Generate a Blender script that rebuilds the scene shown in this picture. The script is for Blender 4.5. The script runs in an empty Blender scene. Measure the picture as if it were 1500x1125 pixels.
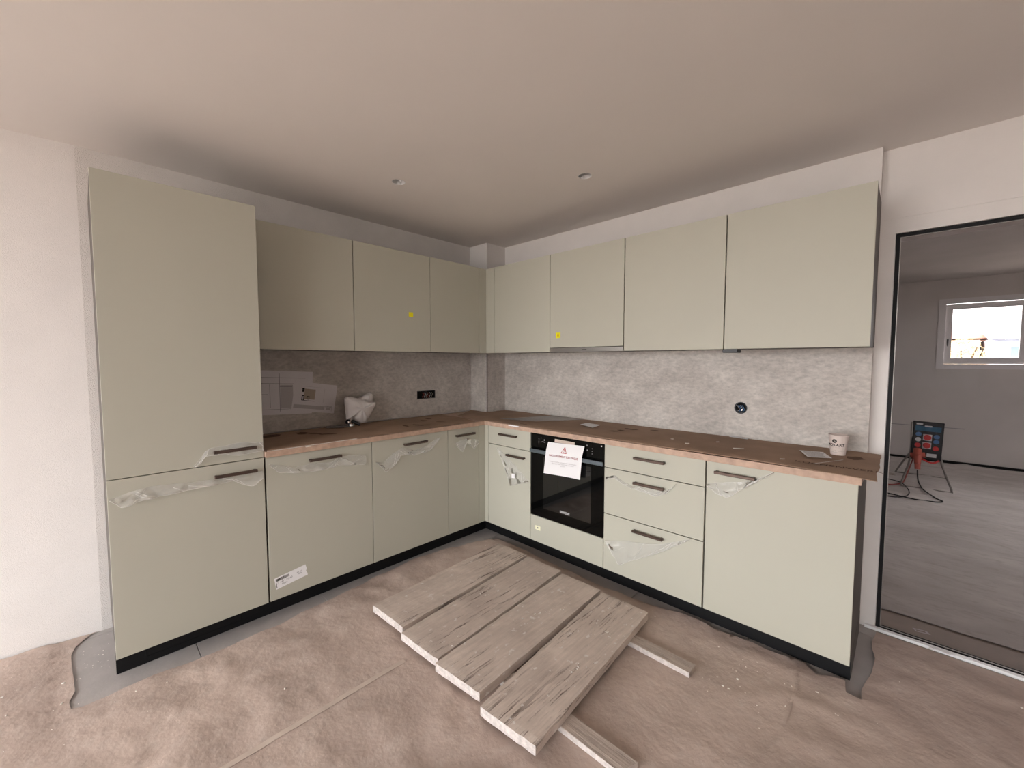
import bpy, bmesh, math, random
from mathutils import Vector, Matrix, noise
from mathutils.geometry import delaunay_2d_cdt
R = math.radians
random.seed(7)
C = bpy.context.scene.collection
scn = bpy.context.scene

# ---------------------------------------------------------------- camera
cd = bpy.data.cameras.new('camera'); cam = bpy.data.objects.new('camera', cd); C.objects.link(cam)
cd.sensor_width = 36; cd.lens = 36 * 601.23 / 1500; cd.clip_start = .02; cd.clip_end = 300
cam.location = (2.9523, -2.7366, 1.4056)
yw, pt, rl = R(43.8863), R(-3.2962), R(.0379)
d = Vector((-math.sin(yw) * math.cos(pt), math.cos(yw) * math.cos(pt), math.sin(pt)))
rt = Vector((math.cos(yw), math.sin(yw), 0)); up = rt.cross(d)
r2 = math.cos(rl) * rt + math.sin(rl) * up; u2 = -math.sin(rl) * rt + math.cos(rl) * up
cam.rotation_euler = Matrix((r2, u2, -d)).transposed().to_euler()
scn.camera = cam

# ---------------------------------------------------------------- world, light, exposure
w = bpy.data.worlds.new('sky'); scn.world = w; w.use_nodes = True
w.node_tree.nodes['Background'].inputs[0].default_value = (.985, .99, 1, 1)
w.node_tree.nodes['Background'].inputs[1].default_value = 7.0
def portal(name, loc, target, sx, sy):
    """marks a window opening so that the sky outside is sampled through it"""
    l = bpy.data.lights.new(name, 'AREA'); l.shape = 'RECTANGLE'; l.size = sx; l.size_y = sy; l.energy = 1; l.cycles.is_portal = True
    o = bpy.data.objects.new(name, l); C.objects.link(o); o.location = loc
    o.rotation_euler = (Vector(target) - Vector(loc)).to_track_quat('-Z', 'Y').to_euler()
    return o
portal('window_portal', (1.8, -6.19, 1.2), (1.8, 0, 1.2), 4.0, 2.2)
portal('far_window_portal', (4.235, 5.60, 1.765), (4.235, 0, 1.765), 1.93, .85)
portal('side_window_portal', (6.58, 2.7, 1.5), (0, 2.7, 1.5), 1.0, .8)
scn.view_settings.view_transform = 'Standard'; scn.view_settings.look = 'None'
scn.view_settings.gamma = 1; scn.view_settings.use_curve_mapping = False
scn.view_settings.exposure = 1.0

# ---------------------------------------------------------------- helpers
def tag(o, label=None, cat=None, group=None, kind=None):
    if label: o['label'] = label
    if cat: o['category'] = cat
    if group: o['group'] = group
    if kind: o['kind'] = kind
    return o
def empty(name, loc, label, cat, group=None):
    o = bpy.data.objects.new(name, None); C.objects.link(o); o.location = loc; o.empty_display_size = .05
    return tag(o, label, cat, group)
def link(name, me, parent=None, mats=None):
    o = bpy.data.objects.new(name, me); C.objects.link(o)
    for m in (mats or []): me.materials.append(m)
    if parent is not None:
        o.parent = parent
        off = Vector((0, 0, 0)); q = parent
        while q is not None: off += Vector(q.location); q = q.parent
        o.location = -off
    return o
class MB:
    def __init__(s): s.bm = bmesh.new()
    def box(s, x0, x1, y0, y1, z0, z1, bev=0, mi=0):
        b = bmesh.new(); bmesh.ops.create_cube(b, size=1)
        for v in b.verts:
            v.co = Vector(((x0 + x1) / 2 + v.co.x * (x1 - x0), (y0 + y1) / 2 + v.co.y * (y1 - y0), (z0 + z1) / 2 + v.co.z * (z1 - z0)))
        if bev: bmesh.ops.bevel(b, geom=b.edges[:], offset=bev, segments=1, affect='EDGES')
        return s.add(b, mi)
    def add(s, b, mi=0, M=None):
        if M is not None: b.transform(M)
        for f in b.faces: f.material_index = mi
        me = bpy.data.meshes.new('t'); b.to_mesh(me); b.free(); s.bm.from_mesh(me); bpy.data.meshes.remove(me); return s
    def cyl(s, p0, p1, r0, r1=None, n=20, mi=0, caps=True):
        p0 = Vector(p0); p1 = Vector(p1); b = bmesh.new()
        bmesh.ops.create_cone(b, cap_ends=caps, segments=n, radius1=r0, radius2=r0 if r1 is None else r1, depth=(p1 - p0).length)
        M = Matrix.Translation((p0 + p1) / 2) @ (p1 - p0).to_track_quat('Z', 'Y').to_matrix().to_4x4()
        return s.add(b, mi, M)
    def prism(s, pts, h, M=None, mi=0, holes=()):
        """polygon in local xy (with holes), extruded to +h in local z"""
        b = bmesh.new(); edges = []
        for loop in [pts] + list(holes):
            vs = [b.verts.new((p[0], p[1], 0)) for p in loop]
            for i in range(len(vs)): edges.append(b.edges.new((vs[i], vs[(i + 1) % len(vs)])))
        if holes: bmesh.ops.triangle_fill(b, edges=edges, use_beauty=True)
        else: b.faces.new(b.verts[:])
        for f in b.faces:
            if f.normal.z > 0: f.normal_flip()
        e = bmesh.ops.extrude_face_region(b, geom=b.faces[:])
        for v in e['geom']:
            if isinstance(v, bmesh.types.BMVert): v.co.z += h
        bmesh.ops.recalc_face_normals(b, faces=b.faces[:])
        return s.add(b, mi, M)
    def tube(s, pts, r, n=8, mi=0, smooth=3):
        pts = [Vector(p) for p in pts]
        if smooth:
            q = []
            for i in range(len(pts) - 1):
                a = pts[max(i - 1, 0)]; b_ = pts[i]; c = pts[i + 1]; e = pts[min(i + 2, len(pts) - 1)]
                for k in range(smooth):
                    t = k / smooth
                    q.append(.5 * ((2 * b_) + (c - a) * t + (2 * a - 5 * b_ + 4 * c - e) * t * t + (3 * b_ - a - 3 * c + e) * t ** 3))
            q.append(pts[-1]); pts = q
        b = bmesh.new(); rings = []; ref = Vector((0, 0, 1))
        for i, p in enumerate(pts):
            t = (pts[min(i + 1, len(pts) - 1)] - pts[max(i - 1, 0)]).normalized()
            if abs(t.dot(ref)) > .95: ref = Vector((0, 1, 0)) if abs(t.y) < .9 else Vector((1, 0, 0))
            s1 = t.cross(ref).normalized(); s2 = s1.cross(t); ref = s2
            rings.append([b.verts.new(p + r * (math.cos(a) * s1 + math.sin(a) * s2)) for a in [2 * math.pi * k / n for k in range(n)]])
        for i in range(len(rings) - 1):
            for k in range(n): b.faces.new((rings[i][k], rings[i][(k + 1) % n], rings[i + 1][(k + 1) % n], rings[i + 1][k]))
        b.faces.new(rings[0][::-1]); b.faces.new(rings[-1])
        return s.add(b, mi)
    def build(s, name, mats, parent=None, smooth=False, label=None):
        bmesh.ops.recalc_face_normals(s.bm, faces=s.bm.faces[:])
        me = bpy.data.meshes.new(name); s.bm.to_mesh(me); s.bm.free()
        if smooth:
            for p in me.polygons: p.use_smooth = True
            try: me.set_sharp_from_angle(angle=R(35))
            except Exception: pass
        o = link(name, me, parent, mats if isinstance(mats, (list, tuple)) else [mats])
        if label: o['label'] = label
        return o
def struct(o, label=None): o['kind'] = 'structure'; 
def S_(o): o['kind'] = 'structure'; return o

# local frames for flat things on surfaces: (u right, v up, w out of the surface)
def FX(x, y=0, z=0): return Matrix(((0, 0, 1, x), (1, 0, 0, y), (0, 1, 0, z), (0, 0, 0, 1)))       # on a wall that faces +x
def FY(y, x=0, z=0): return Matrix(((1, 0, 0, x), (0, 0, -1, y), (0, 1, 0, z), (0, 0, 0, 1)))      # on a wall that faces -y
def FZ(z, x=0, y=0, a=0): return Matrix.Translation((x, y, z)) @ Matrix.Rotation(a, 4, 'Z')

def text_data(s, size, align='CENTER', extrude=.0002, bold=0):
    cu = bpy.data.curves.new('t', 'FONT'); cu.body = s; cu.size = size; cu.align_x = align; cu.align_y = 'CENTER'; cu.extrude = extrude; cu.resolution_u = 2; cu.offset = bold
    o = bpy.data.objects.new('t', cu); C.objects.link(o)
    dg = bpy.context.evaluated_depsgraph_get(); me = bpy.data.meshes.new_from_object(o.evaluated_get(dg)); me = me.copy()
    bpy.data.objects.remove(o); bpy.data.curves.remove(cu)
    return me
def text(s, size, M, mat, parent, name='lettering', align='CENTER', stretch=1, mapper=None, ext=.0002, bold=0):
    me = text_data(s, size, align, ext, bold); me.materials.clear()
    for v in me.vertices:
        c = v.co.copy(); c.x *= stretch
        v.co = mapper(c) if mapper else M @ c
    return link(name, me, parent, [mat])

# ---------------------------------------------------------------- materials
def mat(name, col, rough=.6, spec=.5, metal=0, bump=None, var=None, nscale=8, detail=6, bscale=None, alpha=None):
    m = bpy.data.materials.new(name); m.use_nodes = True; nt = m.node_tree; p = nt.nodes['Principled BSDF']
    p.inputs['Base Color'].default_value = (*col, 1); p.inputs['Roughness'].default_value = rough
    p.inputs['Specular IOR Level'].default_value = spec; p.inputs['Metallic'].default_value = metal
    tc = nt.nodes.new('ShaderNodeTexCoord')
    if var:
        n = nt.nodes.new('ShaderNodeTexNoise'); n.inputs['Scale'].default_value = nscale; n.inputs['Detail'].default_value = detail
        nt.links.new(tc.outputs['Object'], n.inputs['Vector'])
        r = nt.nodes.new('ShaderNodeValToRGB'); nt.links.new(n.outputs['Fac'], r.inputs['Fac'])
        r.color_ramp.elements[0].position = .3; r.color_ramp.elements[1].position = .7
        r.color_ramp.elements[0].color = (*[c * (1 - var) for c in col], 1); r.color_ramp.elements[1].color = (*[min(1, c * (1 + var)) for c in col], 1)
        nt.links.new(r.outputs['Color'], p.inputs['Base Color'])
    if bump:
        n = nt.nodes.new('ShaderNodeTexNoise'); n.inputs['Scale'].default_value = bscale or 60; n.inputs['Detail'].default_value = 5
        nt.links.new(tc.outputs['Object'], n.inputs['Vector'])
        b = nt.nodes.new('ShaderNodeBump'); b.inputs['Strength'].default_value = bump; b.inputs['Distance'].default_value = .01
        nt.links.new(n.outputs['Fac'], b.inputs['Height']); nt.links.new(b.outputs['Normal'], p.inputs['Normal'])
    return m
M = {}
M['plaster'] = mat('white_plaster', (.77, .735, .71), .9, .2, bump=.16, bscale=330, var=.02)
M['shaded_plaster'] = mat('shaded_far_plaster', (.52, .485, .465), .95, .1, var=.05, nscale=2.5)  # far room plaster, its weak light darkened into the colour
M['rough_plaster'] = mat('rough_plaster', (.80, .765, .735), .95, .1, bump=.5, bscale=380, var=.03)
M['ceiling'] = mat('ceiling_paint', (.80, .755, .72), .95, .1, var=.015, nscale=2)
M['front'] = mat('sage_lacquer', (.485, .475, .40), .5, .35, var=.012, nscale=3)
M['carcass'] = mat('dark_taupe_carcass', (.10, .088, .078), .6, .3)
M['gap'] = mat('black_gap', (.01, .01, .01), .8, .1)
M['kick'] = mat('black_plinth', (.006, .006, .007), .45, .3)
M['bronze'] = mat('brushed_bronze', (.115, .082, .068), .38, .5, metal=.75)
M['steel'] = mat('stainless_steel', (.45, .43, .41), .3, .5, metal=.9)
M['chrome'] = mat('chrome', (.8, .8, .8), .08, .5, metal=1)
M['white_paper'] = mat('white_paper', (.86, .85, .86), .8, .2)
M['grey_paper'] = mat('drawing_paper', (.72, .69, .71), .8, .2, var=.03, nscale=5)
M['ink'] = mat('black_ink', (.02, .018, .018), .8, .1)
M['grey_ink'] = mat('grey_ink', (.25, .24, .25), .8, .1)
M['pale_ink'] = mat('pale_ink', (.50, .47, .48), .8, .1)
M['tan_ink'] = mat('tan_ink', (.42, .35, .29), .8, .1)
M['red_ink'] = mat('red_ink', (.42, .06, .07), .8, .1)
M['yellow'] = mat('yellow_sticker', (.85, .78, .01), .6, .3)
M['orange'] = mat('amber_ink', (.75, .5, .02), .6, .3)
M['cream'] = mat('cream_sticker', (.85, .83, .60), .6, .3)
M['edge'] = mat('oak_edge_band', (.50, .35, .265), .55, .3, var=.16, nscale=30, bump=.15, bscale=80)
M['black'] = mat('black_plastic', (.012, .012, .014), .4, .4)
M['rubber'] = mat('black_rubber', (.02, .02, .022), .7, .3)
M['foam'] = mat('white_foam_wrap', (.78, .74, .73), .75, .3, bump=.5, bscale=30)
M['tape'] = mat('paper_tape', (.60, .50, .43), .6, .3, var=.05, nscale=15)
M['white'] = mat('white_plastic', (.8, .8, .8), .4, .4)
M['frame'] = mat('black_steel_frame', (.010, .010, .011), .6, .2)
M['grey_frame'] = mat('grey_window_frame', (.62, .60, .60), .5, .4)
M['alu'] = mat('pale_aluminium', (.85, .85, .85), .4, .5, metal=.1)
M['crumb'] = mat('plaster_crumb', (.80, .76, .71), .9, .1)
M['socket_blue'] = mat('blue_socket', (.05, .14, .30), .4, .4)
M['socket_red'] = mat('red_socket', (.45, .02, .02), .4, .4)
M['socket_white'] = mat('grey_white_socket', (.5, .5, .5), .4, .4)
M['plug'] = mat('orange_red_plug', (.42, .10, .07), .5, .4)
M['teal'] = mat('blue_panel', (.03, .10, .17), .5, .3)
M['galv'] = mat('galvanised_tube', (.30, .28, .26), .4, .5, metal=.6)
M['cable_red'] = mat('red_cable', (.25, .06, .05), .6, .3)
M['ovenglass'] = mat('black_oven_glass', (.002, .002, .002), .04, .25)
M['ovenwindow'] = mat('oven_window_glass', (.006, .006, .006), .03, 1.0)
M['ovenbar'] = mat('blue_grey_steel', (.22, .27, .31), .3, .5, metal=.85)
M['cup'] = mat('paper_cup', (.72, .62, .57), .6, .3)
M['roof_red'] = mat('red_roof', (.60, .34, .26), .9, .1)
M['roof_grey'] = mat('slate_blue_roof', (.25, .30, .42), .8, .2)
M['render'] = mat('pale_render', (.72, .74, .80), .9, .1)
M['render2'] = mat('peach_render', (.75, .55, .40), .9, .1)
M['glassdark'] = mat('far_window_glass', (.14, .2, .23), .2, .5)
M['brickpink'] = mat('mauve_shutter', (.40, .33, .38), .8, .2)
M['leaf'] = mat('yellow_autumn_foliage', (.56, .46, .28), .9, .1, var=.3, nscale=3)
M['bark'] = mat('bark', (.12, .09, .06), .9, .1)
M['yard'] = mat('gravel_yard', (.44, .385, .345), .95, .1, var=.12, nscale=1)

def concrete():
    m = mat('concrete_look_laminate', (.38, .355, .33), .55, .3, bump=.08, bscale=90); nt = m.node_tree; p = nt.nodes['Principled BSDF']
    tc = nt.nodes.new('ShaderNodeTexCoord')
    a = nt.nodes.new('ShaderNodeTexNoise'); a.inputs['Scale'].default_value = 3.2; a.inputs['Detail'].default_value = 9; a.inputs['Roughness'].default_value = .62
    b = nt.nodes.new('ShaderNodeTexNoise'); b.inputs['Scale'].default_value = 26; b.inputs['Detail'].default_value = 6; b.inputs['Roughness'].default_value = .7
    mp = nt.nodes.new('ShaderNodeMapping'); mp.inputs['Scale'].default_value = (1, 1, 1.8)
    nt.links.new(tc.outputs['Object'], mp.inputs['Vector'])
    for q in (a, b): nt.links.new(mp.outputs['Vector'], q.inputs['Vector'])
    r = nt.nodes.new('ShaderNodeValToRGB'); r.color_ramp.elements[0].position = .36; r.color_ramp.elements[1].position = .64
    r.color_ramp.elements[0].color = (.49, .45, .415, 1); r.color_ramp.elements[1].color = (.65, .61, .565, 1)
    r3 = nt.nodes.new('ShaderNodeValToRGB'); r3.color_ramp.elements[0].position = .34; r3.color_ramp.elements[1].position = .62
    r3.color_ramp.elements[0].color = (.66, .66, .66, 1); r3.color_ramp.elements[1].color = (1.06, 1.05, 1.05, 1)
    mx = nt.nodes.new('ShaderNodeMix'); mx.data_type = 'RGBA'; mx.blend_type = 'MULTIPLY'; mx.inputs['Factor'].default_value = .75
    nt.links.new(a.outputs['Fac'], r.inputs['Fac']); nt.links.new(b.outputs['Fac'], r3.inputs['Fac'])
    nt.links.new(r.outputs['Color'], mx.inputs['A']); nt.links.new(r3.outputs['Color'], mx.inputs['B']); nt.links.new(mx.outputs['Result'], p.inputs['Base Color'])
    return m
M['concrete'] = concrete()

def wood(name, base, dark, axis, crack=1.0, stain=.5):
    m = mat(name, base, .85, .15); nt = m.node_tree; p = nt.nodes['Principled BSDF']; L = nt.links
    tc = nt.nodes.new('ShaderNodeTexCoord'); oi = nt.nodes.new('ShaderNodeObjectInfo')
    ad = nt.nodes.new('ShaderNodeVectorMath'); ad.operation = 'ADD'; sc = nt.nodes.new('ShaderNodeVectorMath'); sc.operation = 'SCALE'
    L.new(oi.outputs['Random'], sc.inputs['Scale']); sc.inputs[0].default_value = (7, 11, 3)
    L.new(tc.outputs['Object'], ad.inputs[0]); L.new(sc.outputs[0], ad.inputs[1])
    def nz(scale, det, rough, vec):
        mp = nt.nodes.new('ShaderNodeMapping'); mp.inputs['Scale'].default_value = vec; L.new(ad.outputs[0], mp.inputs['Vector'])
        n = nt.nodes.new('ShaderNodeTexNoise'); n.inputs['Scale'].default_value = scale; n.inputs['Detail'].default_value = det; n.inputs['Roughness'].default_value = rough
        n.inputs['Distortion'].default_value = .25
        L.new(mp.outputs['Vector'], n.inputs['Vector']); return n
    st = (1, .07, 1) if axis == 'y' else (.07, 1, 1)
    g = nz(70, 6, .7, st); c = nz(48, 5, .8, (1, .05, 1) if axis == 'y' else (.05, 1, 1)); big = nz(4, 4, .6, (1, 1, 1)); sp = nz(34, 3, .6, (1, .8, 1)); msk = nz(5.5, 3, .5, (1, .35, 1) if axis == 'y' else (.35, 1, 1))
    r = nt.nodes.new('ShaderNodeValToRGB'); r.color_ramp.elements[0].position = .33; r.color_ramp.elements[1].position = .66
    r.color_ramp.elements[0].color = (*[a * .88 for a in base], 1); r.color_ramp.elements[1].color = (*[min(1, a * 1.08) for a in base], 1)
    L.new(g.outputs['Fac'], r.inputs['Fac'])
    # dark cracks along the grain, gathered in patches
    t = nt.nodes.new('ShaderNodeMapRange'); t.inputs['From Min'].default_value = .55; t.inputs['From Max'].default_value = .60; L.new(c.outputs['Fac'], t.inputs['Value'])
    t2 = nt.nodes.new('ShaderNodeMapRange'); t2.inputs['From Min'].default_value = .47; t2.inputs['From Max'].default_value = .60; L.new(msk.outputs['Fac'], t2.inputs['Value'])
    mu = nt.nodes.new('ShaderNodeMath'); mu.operation = 'MULTIPLY'; L.new(t.outputs[0], mu.inputs[0]); L.new(t2.outputs[0], mu.inputs[1])
    mu2 = nt.nodes.new('ShaderNodeMath'); mu2.operation = 'MULTIPLY'; mu2.inputs[1].default_value = crack; L.new(mu.outputs[0], mu2.inputs[0])
    m1 = nt.nodes.new('ShaderNodeMix'); m1.data_type = 'RGBA'; L.new(mu2.outputs[0], m1.inputs['Factor']); L.new(r.outputs['Color'], m1.inputs['A']); m1.inputs['B'].default_value = (*dark, 1)
    m2 = nt.nodes.new('ShaderNodeMix'); m2.data_type = 'RGBA'; m2.blend_type = 'MULTIPLY'; m2.inputs['Factor'].default_value = .7
    rb = nt.nodes.new('ShaderNodeValToRGB'); rb.color_ramp.elements[0].color = (.72, .70, .70, 1); rb.color_ramp.elements[1].color = (1.1, 1.1, 1.1, 1); rb.color_ramp.elements[0].position = .3; rb.color_ramp.elements[1].position = .7
    L.new(big.outputs['Fac'], rb.inputs['Fac']); L.new(m1.outputs['Result'], m2.inputs['A']); L.new(rb.outputs['Color'], m2.inputs['B'])
    t3 = nt.nodes.new('ShaderNodeMapRange'); t3.inputs['From Min'].default_value = .64; t3.inputs['From Max'].default_value = .69; L.new(sp.outputs['Fac'], t3.inputs['Value']); t3.inputs['To Max'].default_value = stain
    m3 = nt.nodes.new('ShaderNodeMix'); m3.data_type = 'RGBA'; L.new(t3.outputs[0], m3.inputs['Factor']); L.new(m2.outputs['Result'], m3.inputs['A']); m3.inputs['B'].default_value = (.75, .70, .66, 1)
    L.new(m3.outputs['Result'], p.inputs['Base Color'])
    s = nt.nodes.new('ShaderNodeMath'); s.operation = 'SUBTRACT'; L.new(g.outputs['Fac'], s.inputs[0]); L.new(mu2.outputs[0], s.inputs[1])
    b = nt.nodes.new('ShaderNodeBump'); b.inputs['Strength'].default_value = .55; b.inputs['Distance'].default_value = .004; L.new(s.outputs[0], b.inputs['Height']); L.new(b.outputs['Normal'], p.inputs['Normal'])
    return m
M['plank'] = wood('weathered_scaffold_board', (.66, .56, .49), (.17, .13, .11), 'y', .9, .9)
M['batten'] = wood('weathered_batten', (.50, .42, .365), (.15, .12, .10), 'x', .7, .2)
M['sawn_wood'] = mat('pale_sawn_wood', (.62, .56, .53), .9, .1, var=.2, nscale=55, bump=.4, bscale=120)

def paper(name, col, stainc, dirt=.35, bumpd=.012, streak=(1, 1, 1), bs=5):
    m = mat(name, col, .8, .2); nt = m.node_tree; p = nt.nodes['Principled BSDF']; L = nt.links
    tc = nt.nodes.new('ShaderNodeTexCoord'); mp = nt.nodes.new('ShaderNodeMapping'); mp.inputs['Scale'].default_value = streak; L.new(tc.outputs['Object'], mp.inputs['Vector'])
    def nz(s, d, r, dist=0):
        n = nt.nodes.new('ShaderNodeTexNoise'); n.inputs['Scale'].default_value = s; n.inputs['Detail'].default_value = d; n.inputs['Roughness'].default_value = r; n.inputs['Distortion'].default_value = dist
        L.new(mp.outputs['Vector'], n.inputs['Vector']); return n
    a = nz(2.2, 6, .6); c = nz(22, 5, .65, 0); sp = nz(120, 2, .5); wr = nz(bs, 5, .5, .15); fine = nz(45, 4, .6)
    r = nt.nodes.new('ShaderNodeValToRGB'); r.color_ramp.elements[0].position = .3; r.color_ramp.elements[1].position = .7
    r.color_ramp.elements[0].color = (*[x * .80 for x in col], 1); r.color_ramp.elements[1].color = (*[x * 1.08 for x in col], 1); L.new(a.outputs['Fac'], r.inputs['Fac'])
    t = nt.nodes.new('ShaderNodeMapRange'); t.inputs['From Min'].default_value = .5; t.inputs['From Max'].default_value = .75; t.inputs['To Max'].default_value = dirt; L.new(c.outputs['Fac'], t.inputs['Value'])
    m1 = nt.nodes.new('ShaderNodeMix'); m1.data_type = 'RGBA'; L.new(t.outputs[0], m1.inputs['Factor']); L.new(r.outputs['Color'], m1.inputs['A']); m1.inputs['B'].default_value = (*stainc, 1)
    t2 = nt.nodes.new('ShaderNodeMapRange'); t2.inputs['From Min'].default_value = .72; t2.inputs['From Max'].default_value = .77; t2.inputs['To Max'].default_value = .7; L.new(sp.outputs['Fac'], t2.inputs['Value'])
    m2 = nt.nodes.new('ShaderNodeMix'); m2.data_type = 'RGBA'; L.new(t2.outputs[0], m2.inputs['Factor']); L.new(m1.outputs['Result'], m2.inputs['A']); m2.inputs['B'].default_value = (.72, .66, .6, 1)
    L.new(m2.outputs['Result'], p.inputs['Base Color'])
    ad = nt.nodes.new('ShaderNodeMath'); ad.operation = 'MULTIPLY_ADD'; L.new(fine.outputs['Fac'], ad.inputs[0]); ad.inputs[1].default_value = .12; L.new(wr.outputs['Fac'], ad.inputs[2])
    b = nt.nodes.new('ShaderNodeBump'); b.inputs['Strength'].default_value = .6; b.inputs['Distance'].default_value = bumpd; L.new(ad.outputs[0], b.inputs['Height']); L.new(b.outputs['Normal'], p.inputs['Normal'])
    return m
M['kraft'] = paper('kraft_floor_paper', (.56, .445, .385), (.64, .57, .52), .35, .022)
M['fleece'] = paper('grey_protective_fleece', (.72, .68, .655), (.42, .385, .36), .55, .015, (.6, 1.6, 1), 4)
M['card'] = mat('brown_cardboard', (.36, .245, .175), .75, .2, var=.14, nscale=5, bump=.12, bscale=40)
M['cardprint'] = mat('dark_cardboard_print', (.13, .075, .05), .8, .2)
M['tile'] = mat('grey_floor_tile', (.43, .40, .385), .5, .35, var=.08, nscale=9, bump=.05, bscale=60)
M['grout'] = mat('pale_grout', (.42, .40, .38), .9, .1)

def translucent(name, transp, rough, diffcol, glossmix, dm):
    m = bpy.data.materials.new(name); m.use_nodes = True; nt = m.node_tree; nt.nodes.clear(); L = nt.links
    o = nt.nodes.new('ShaderNodeOutputMaterial'); t = nt.nodes.new('ShaderNodeBsdfTransparent'); t.inputs[0].default_value = (*transp, 1)
    g = nt.nodes.new('ShaderNodeBsdfGlossy'); g.inputs['Roughness'].default_value = rough
    df = nt.nodes.new('ShaderNodeBsdfDiffuse'); df.inputs[0].default_value = (*diffcol, 1)
    fr = nt.nodes.new('ShaderNodeFresnel'); fr.inputs['IOR'].default_value = glossmix
    a = nt.nodes.new('ShaderNodeMixShader'); a.inputs[0].default_value = dm; L.new(t.outputs[0], a.inputs[1]); L.new(df.outputs[0], a.inputs[2])
    b = nt.nodes.new('ShaderNodeMixShader'); L.new(fr.outputs[0], b.inputs[0]); L.new(a.outputs[0], b.inputs[1]); L.new(g.outputs[0], b.inputs[2]); L.new(b.outputs[0], o.inputs[0])
    return m
M['film'] = translucent('clear_protective_film', (.97, .97, .965), .22, (.90, .89, .87), 1.38, .25)
M['crease_glint'] = mat('film_crease_glint', (.80, .79, .76), .2, .6)  # opaque pale lines that paint the bright highlights on film edges and folds
M['pane'] = translucent('dimming_door_glass', (.78, .76, .76), .01, (.5, .5, .5), 1.06, .0)  # grey tint put into the pane to dim the room behind it
M['thin_sheet'] = translucent('thin_clear_sheet', (.97, .96, .95), .4, (.7, .62, .55), 1.15, .22)
M['winpane'] = translucent('clear_window_glass', (.98, .98, .98), .01, (.5, .5, .5), 1.3, .0)

# ---------------------------------------------------------------- the room
H = 2.448; EX = 5.6; FY0 = -6.2
def circ(cx, cy, r, n=28): return [(cx + r * math.cos(2 * math.pi * k / n), cy + r * math.sin(2 * math.pi * k / n)) for k in range(n)]
HOLES = [(.762, -1.418), (1.593, -.729)]
S_(MB().prism([(-.9, FY0), (EX, FY0), (EX, .30), (-.9, .30)], .25, FZ(H), holes=[circ(x, y, .039) for x, y in HOLES]).build('ceiling', M['ceiling']))
S_(MB().box(-.3, -.012, -2.73, .3, 0, H).build('wall_left', M['rough_plaster']))
def nearx(y): return -.012 - .11 * (-2.73 - y)
S_(MB().prism([(-.7, -2.73), (-.012, -2.73), (nearx(FY0), FY0), (-.9, FY0), (-.9, -2.73)], H).build('wall_left_near', M['plaster']))
S_(MB().box(-.012, 2.825, .012, .30, 0, H).build('wall_back', M['plaster']))
wbr = MB(); wbr.box(2.825, 2.885, .08, .30, 0, H); wbr.box(2.885, 4.90, .08, .30, 2.035, H); wbr.box(4.90, EX, .08, .30, 0, H)
S_(wbr.build('wall_back_right', M['plaster']))
S_(MB().box(2.8255, EX - .01, .076, .0799, 2.108, H).build('trim_1', M['plaster']))
S_(MB().box(EX, EX + .2, FY0, .3, 0, H).build('wall_right', M['plaster']))
S_(MB().prism([(-.9, 0), (EX, 0), (EX, H), (-.9, H)], .2, FY(FY0), holes=[[(-.2, .1), (3.8, .1), (3.8, 2.3), (-.2, 2.3)]]).build('wall_front', M['plaster']))
# window behind the photographer: frame and panes
wf = MB()
for x in (-.2, 1.11, 2.42, 3.74): wf.box(x, x + .06, FY0 - .16, FY0 - .1, .1, 2.3)
wf.box(-.14, 3.74, FY0 - .16, FY0 - .1, .1, .16); wf.box(-.14, 3.74, FY0 - .16, FY0 - .1, 2.24, 2.3)
w2 = S_(wf.build('window_2', M['frame']))
for x0, x1 in ((-.14, 1.11), (1.17, 2.42), (2.48, 3.74)): MB().box(x0, x1, FY0 - .135, FY0 - .13, .16, 2.24).build('pane', M['winpane'], w2)
# service duct in the corner
S_(MB().box(-.0118, .219, -.219, .0118, 0, H - .0005).build('trim_2', M['plaster']))

# floor: slab and tiles
fl = S_(MB().box(-.9, 6.6, FY0, 5.6, -.25, -.012).build('floor', M['grout']))
tm = MB().box(.0015, .5985, .0015, .5985, -.012, 0, .0008); tile_me = None
for i in range(7):
    for j in range(6):
        x0 = -.57 + .6 * i; y0 = -3.01 + .6 * j
        if tile_me is None:
            o = tm.build('tile', M['tile'], fl); tile_me = o.data
        else: o = link('tile', tile_me, fl)
        o.location = (x0, y0, 0)
S_(MB().box(-.9, 6.6, FY0, -3.012, -.012, -.001).build('trim_3', M['tile'])); o = bpy.data.objects['trim_3']; o.name = 'floor_near'
S_(MB().box(3.632, 6.6, -3.01, .30, -.012, -.001).build('floor_right', M['tile']))
M['sill_floor'] = mat('brown_grey_threshold', (.44, .37, .315), .6, .3, var=.08)
S_(MB().box(2.84, 4.95, .081, .34, .0005, .0015).build('floor_threshold', M['sill_floor']))
S_(MB().box(.8, 6.6, .302, 5.4, -.012, -.001).build('floor_far', M['tile']))

# far room
H2 = 2.50
S_(MB().prism([(1.0, 0), (6.6, 0), (6.6, H2), (1.0, H2)], .25, FY(5.63), holes=[[(3.27, 1.34), (5.2, 1.34), (5.2, 2.19), (3.27, 2.19)]]).build('wall_far', M['shaded_plaster']))
S_(MB().box(.8, 1.0, .3, 5.38, 0, H2).build('wall_far_left', M['shaded_plaster']))
S_(MB().prism([(.3, 0), (5.38, 0), (5.38, H2), (.3, H2)], .2, FX(6.4), holes=[[(2.2, 1.1), (3.2, 1.1), (3.2, 1.9), (2.2, 1.9)]]).build('wall_far_right', M['shaded_plaster']))
S_(MB().box(.8, 6.6, .30, 5.63, H2, H2 + .2).build('ceiling_far', M['shaded_plaster']))
S_(MB().box(.8, 6.4, .30, .302, H, H2).build('trim_4', M['plaster']))
S_(MB().box(1.0, 6.4, 5.362, 5.379, 0, .045).build('baseboard_far', M['gap']))
S_(MB().box(2.5, 3.54, 5.3745, 5.3795, .487, .495).build('trim_5', M['grey_ink']))
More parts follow.
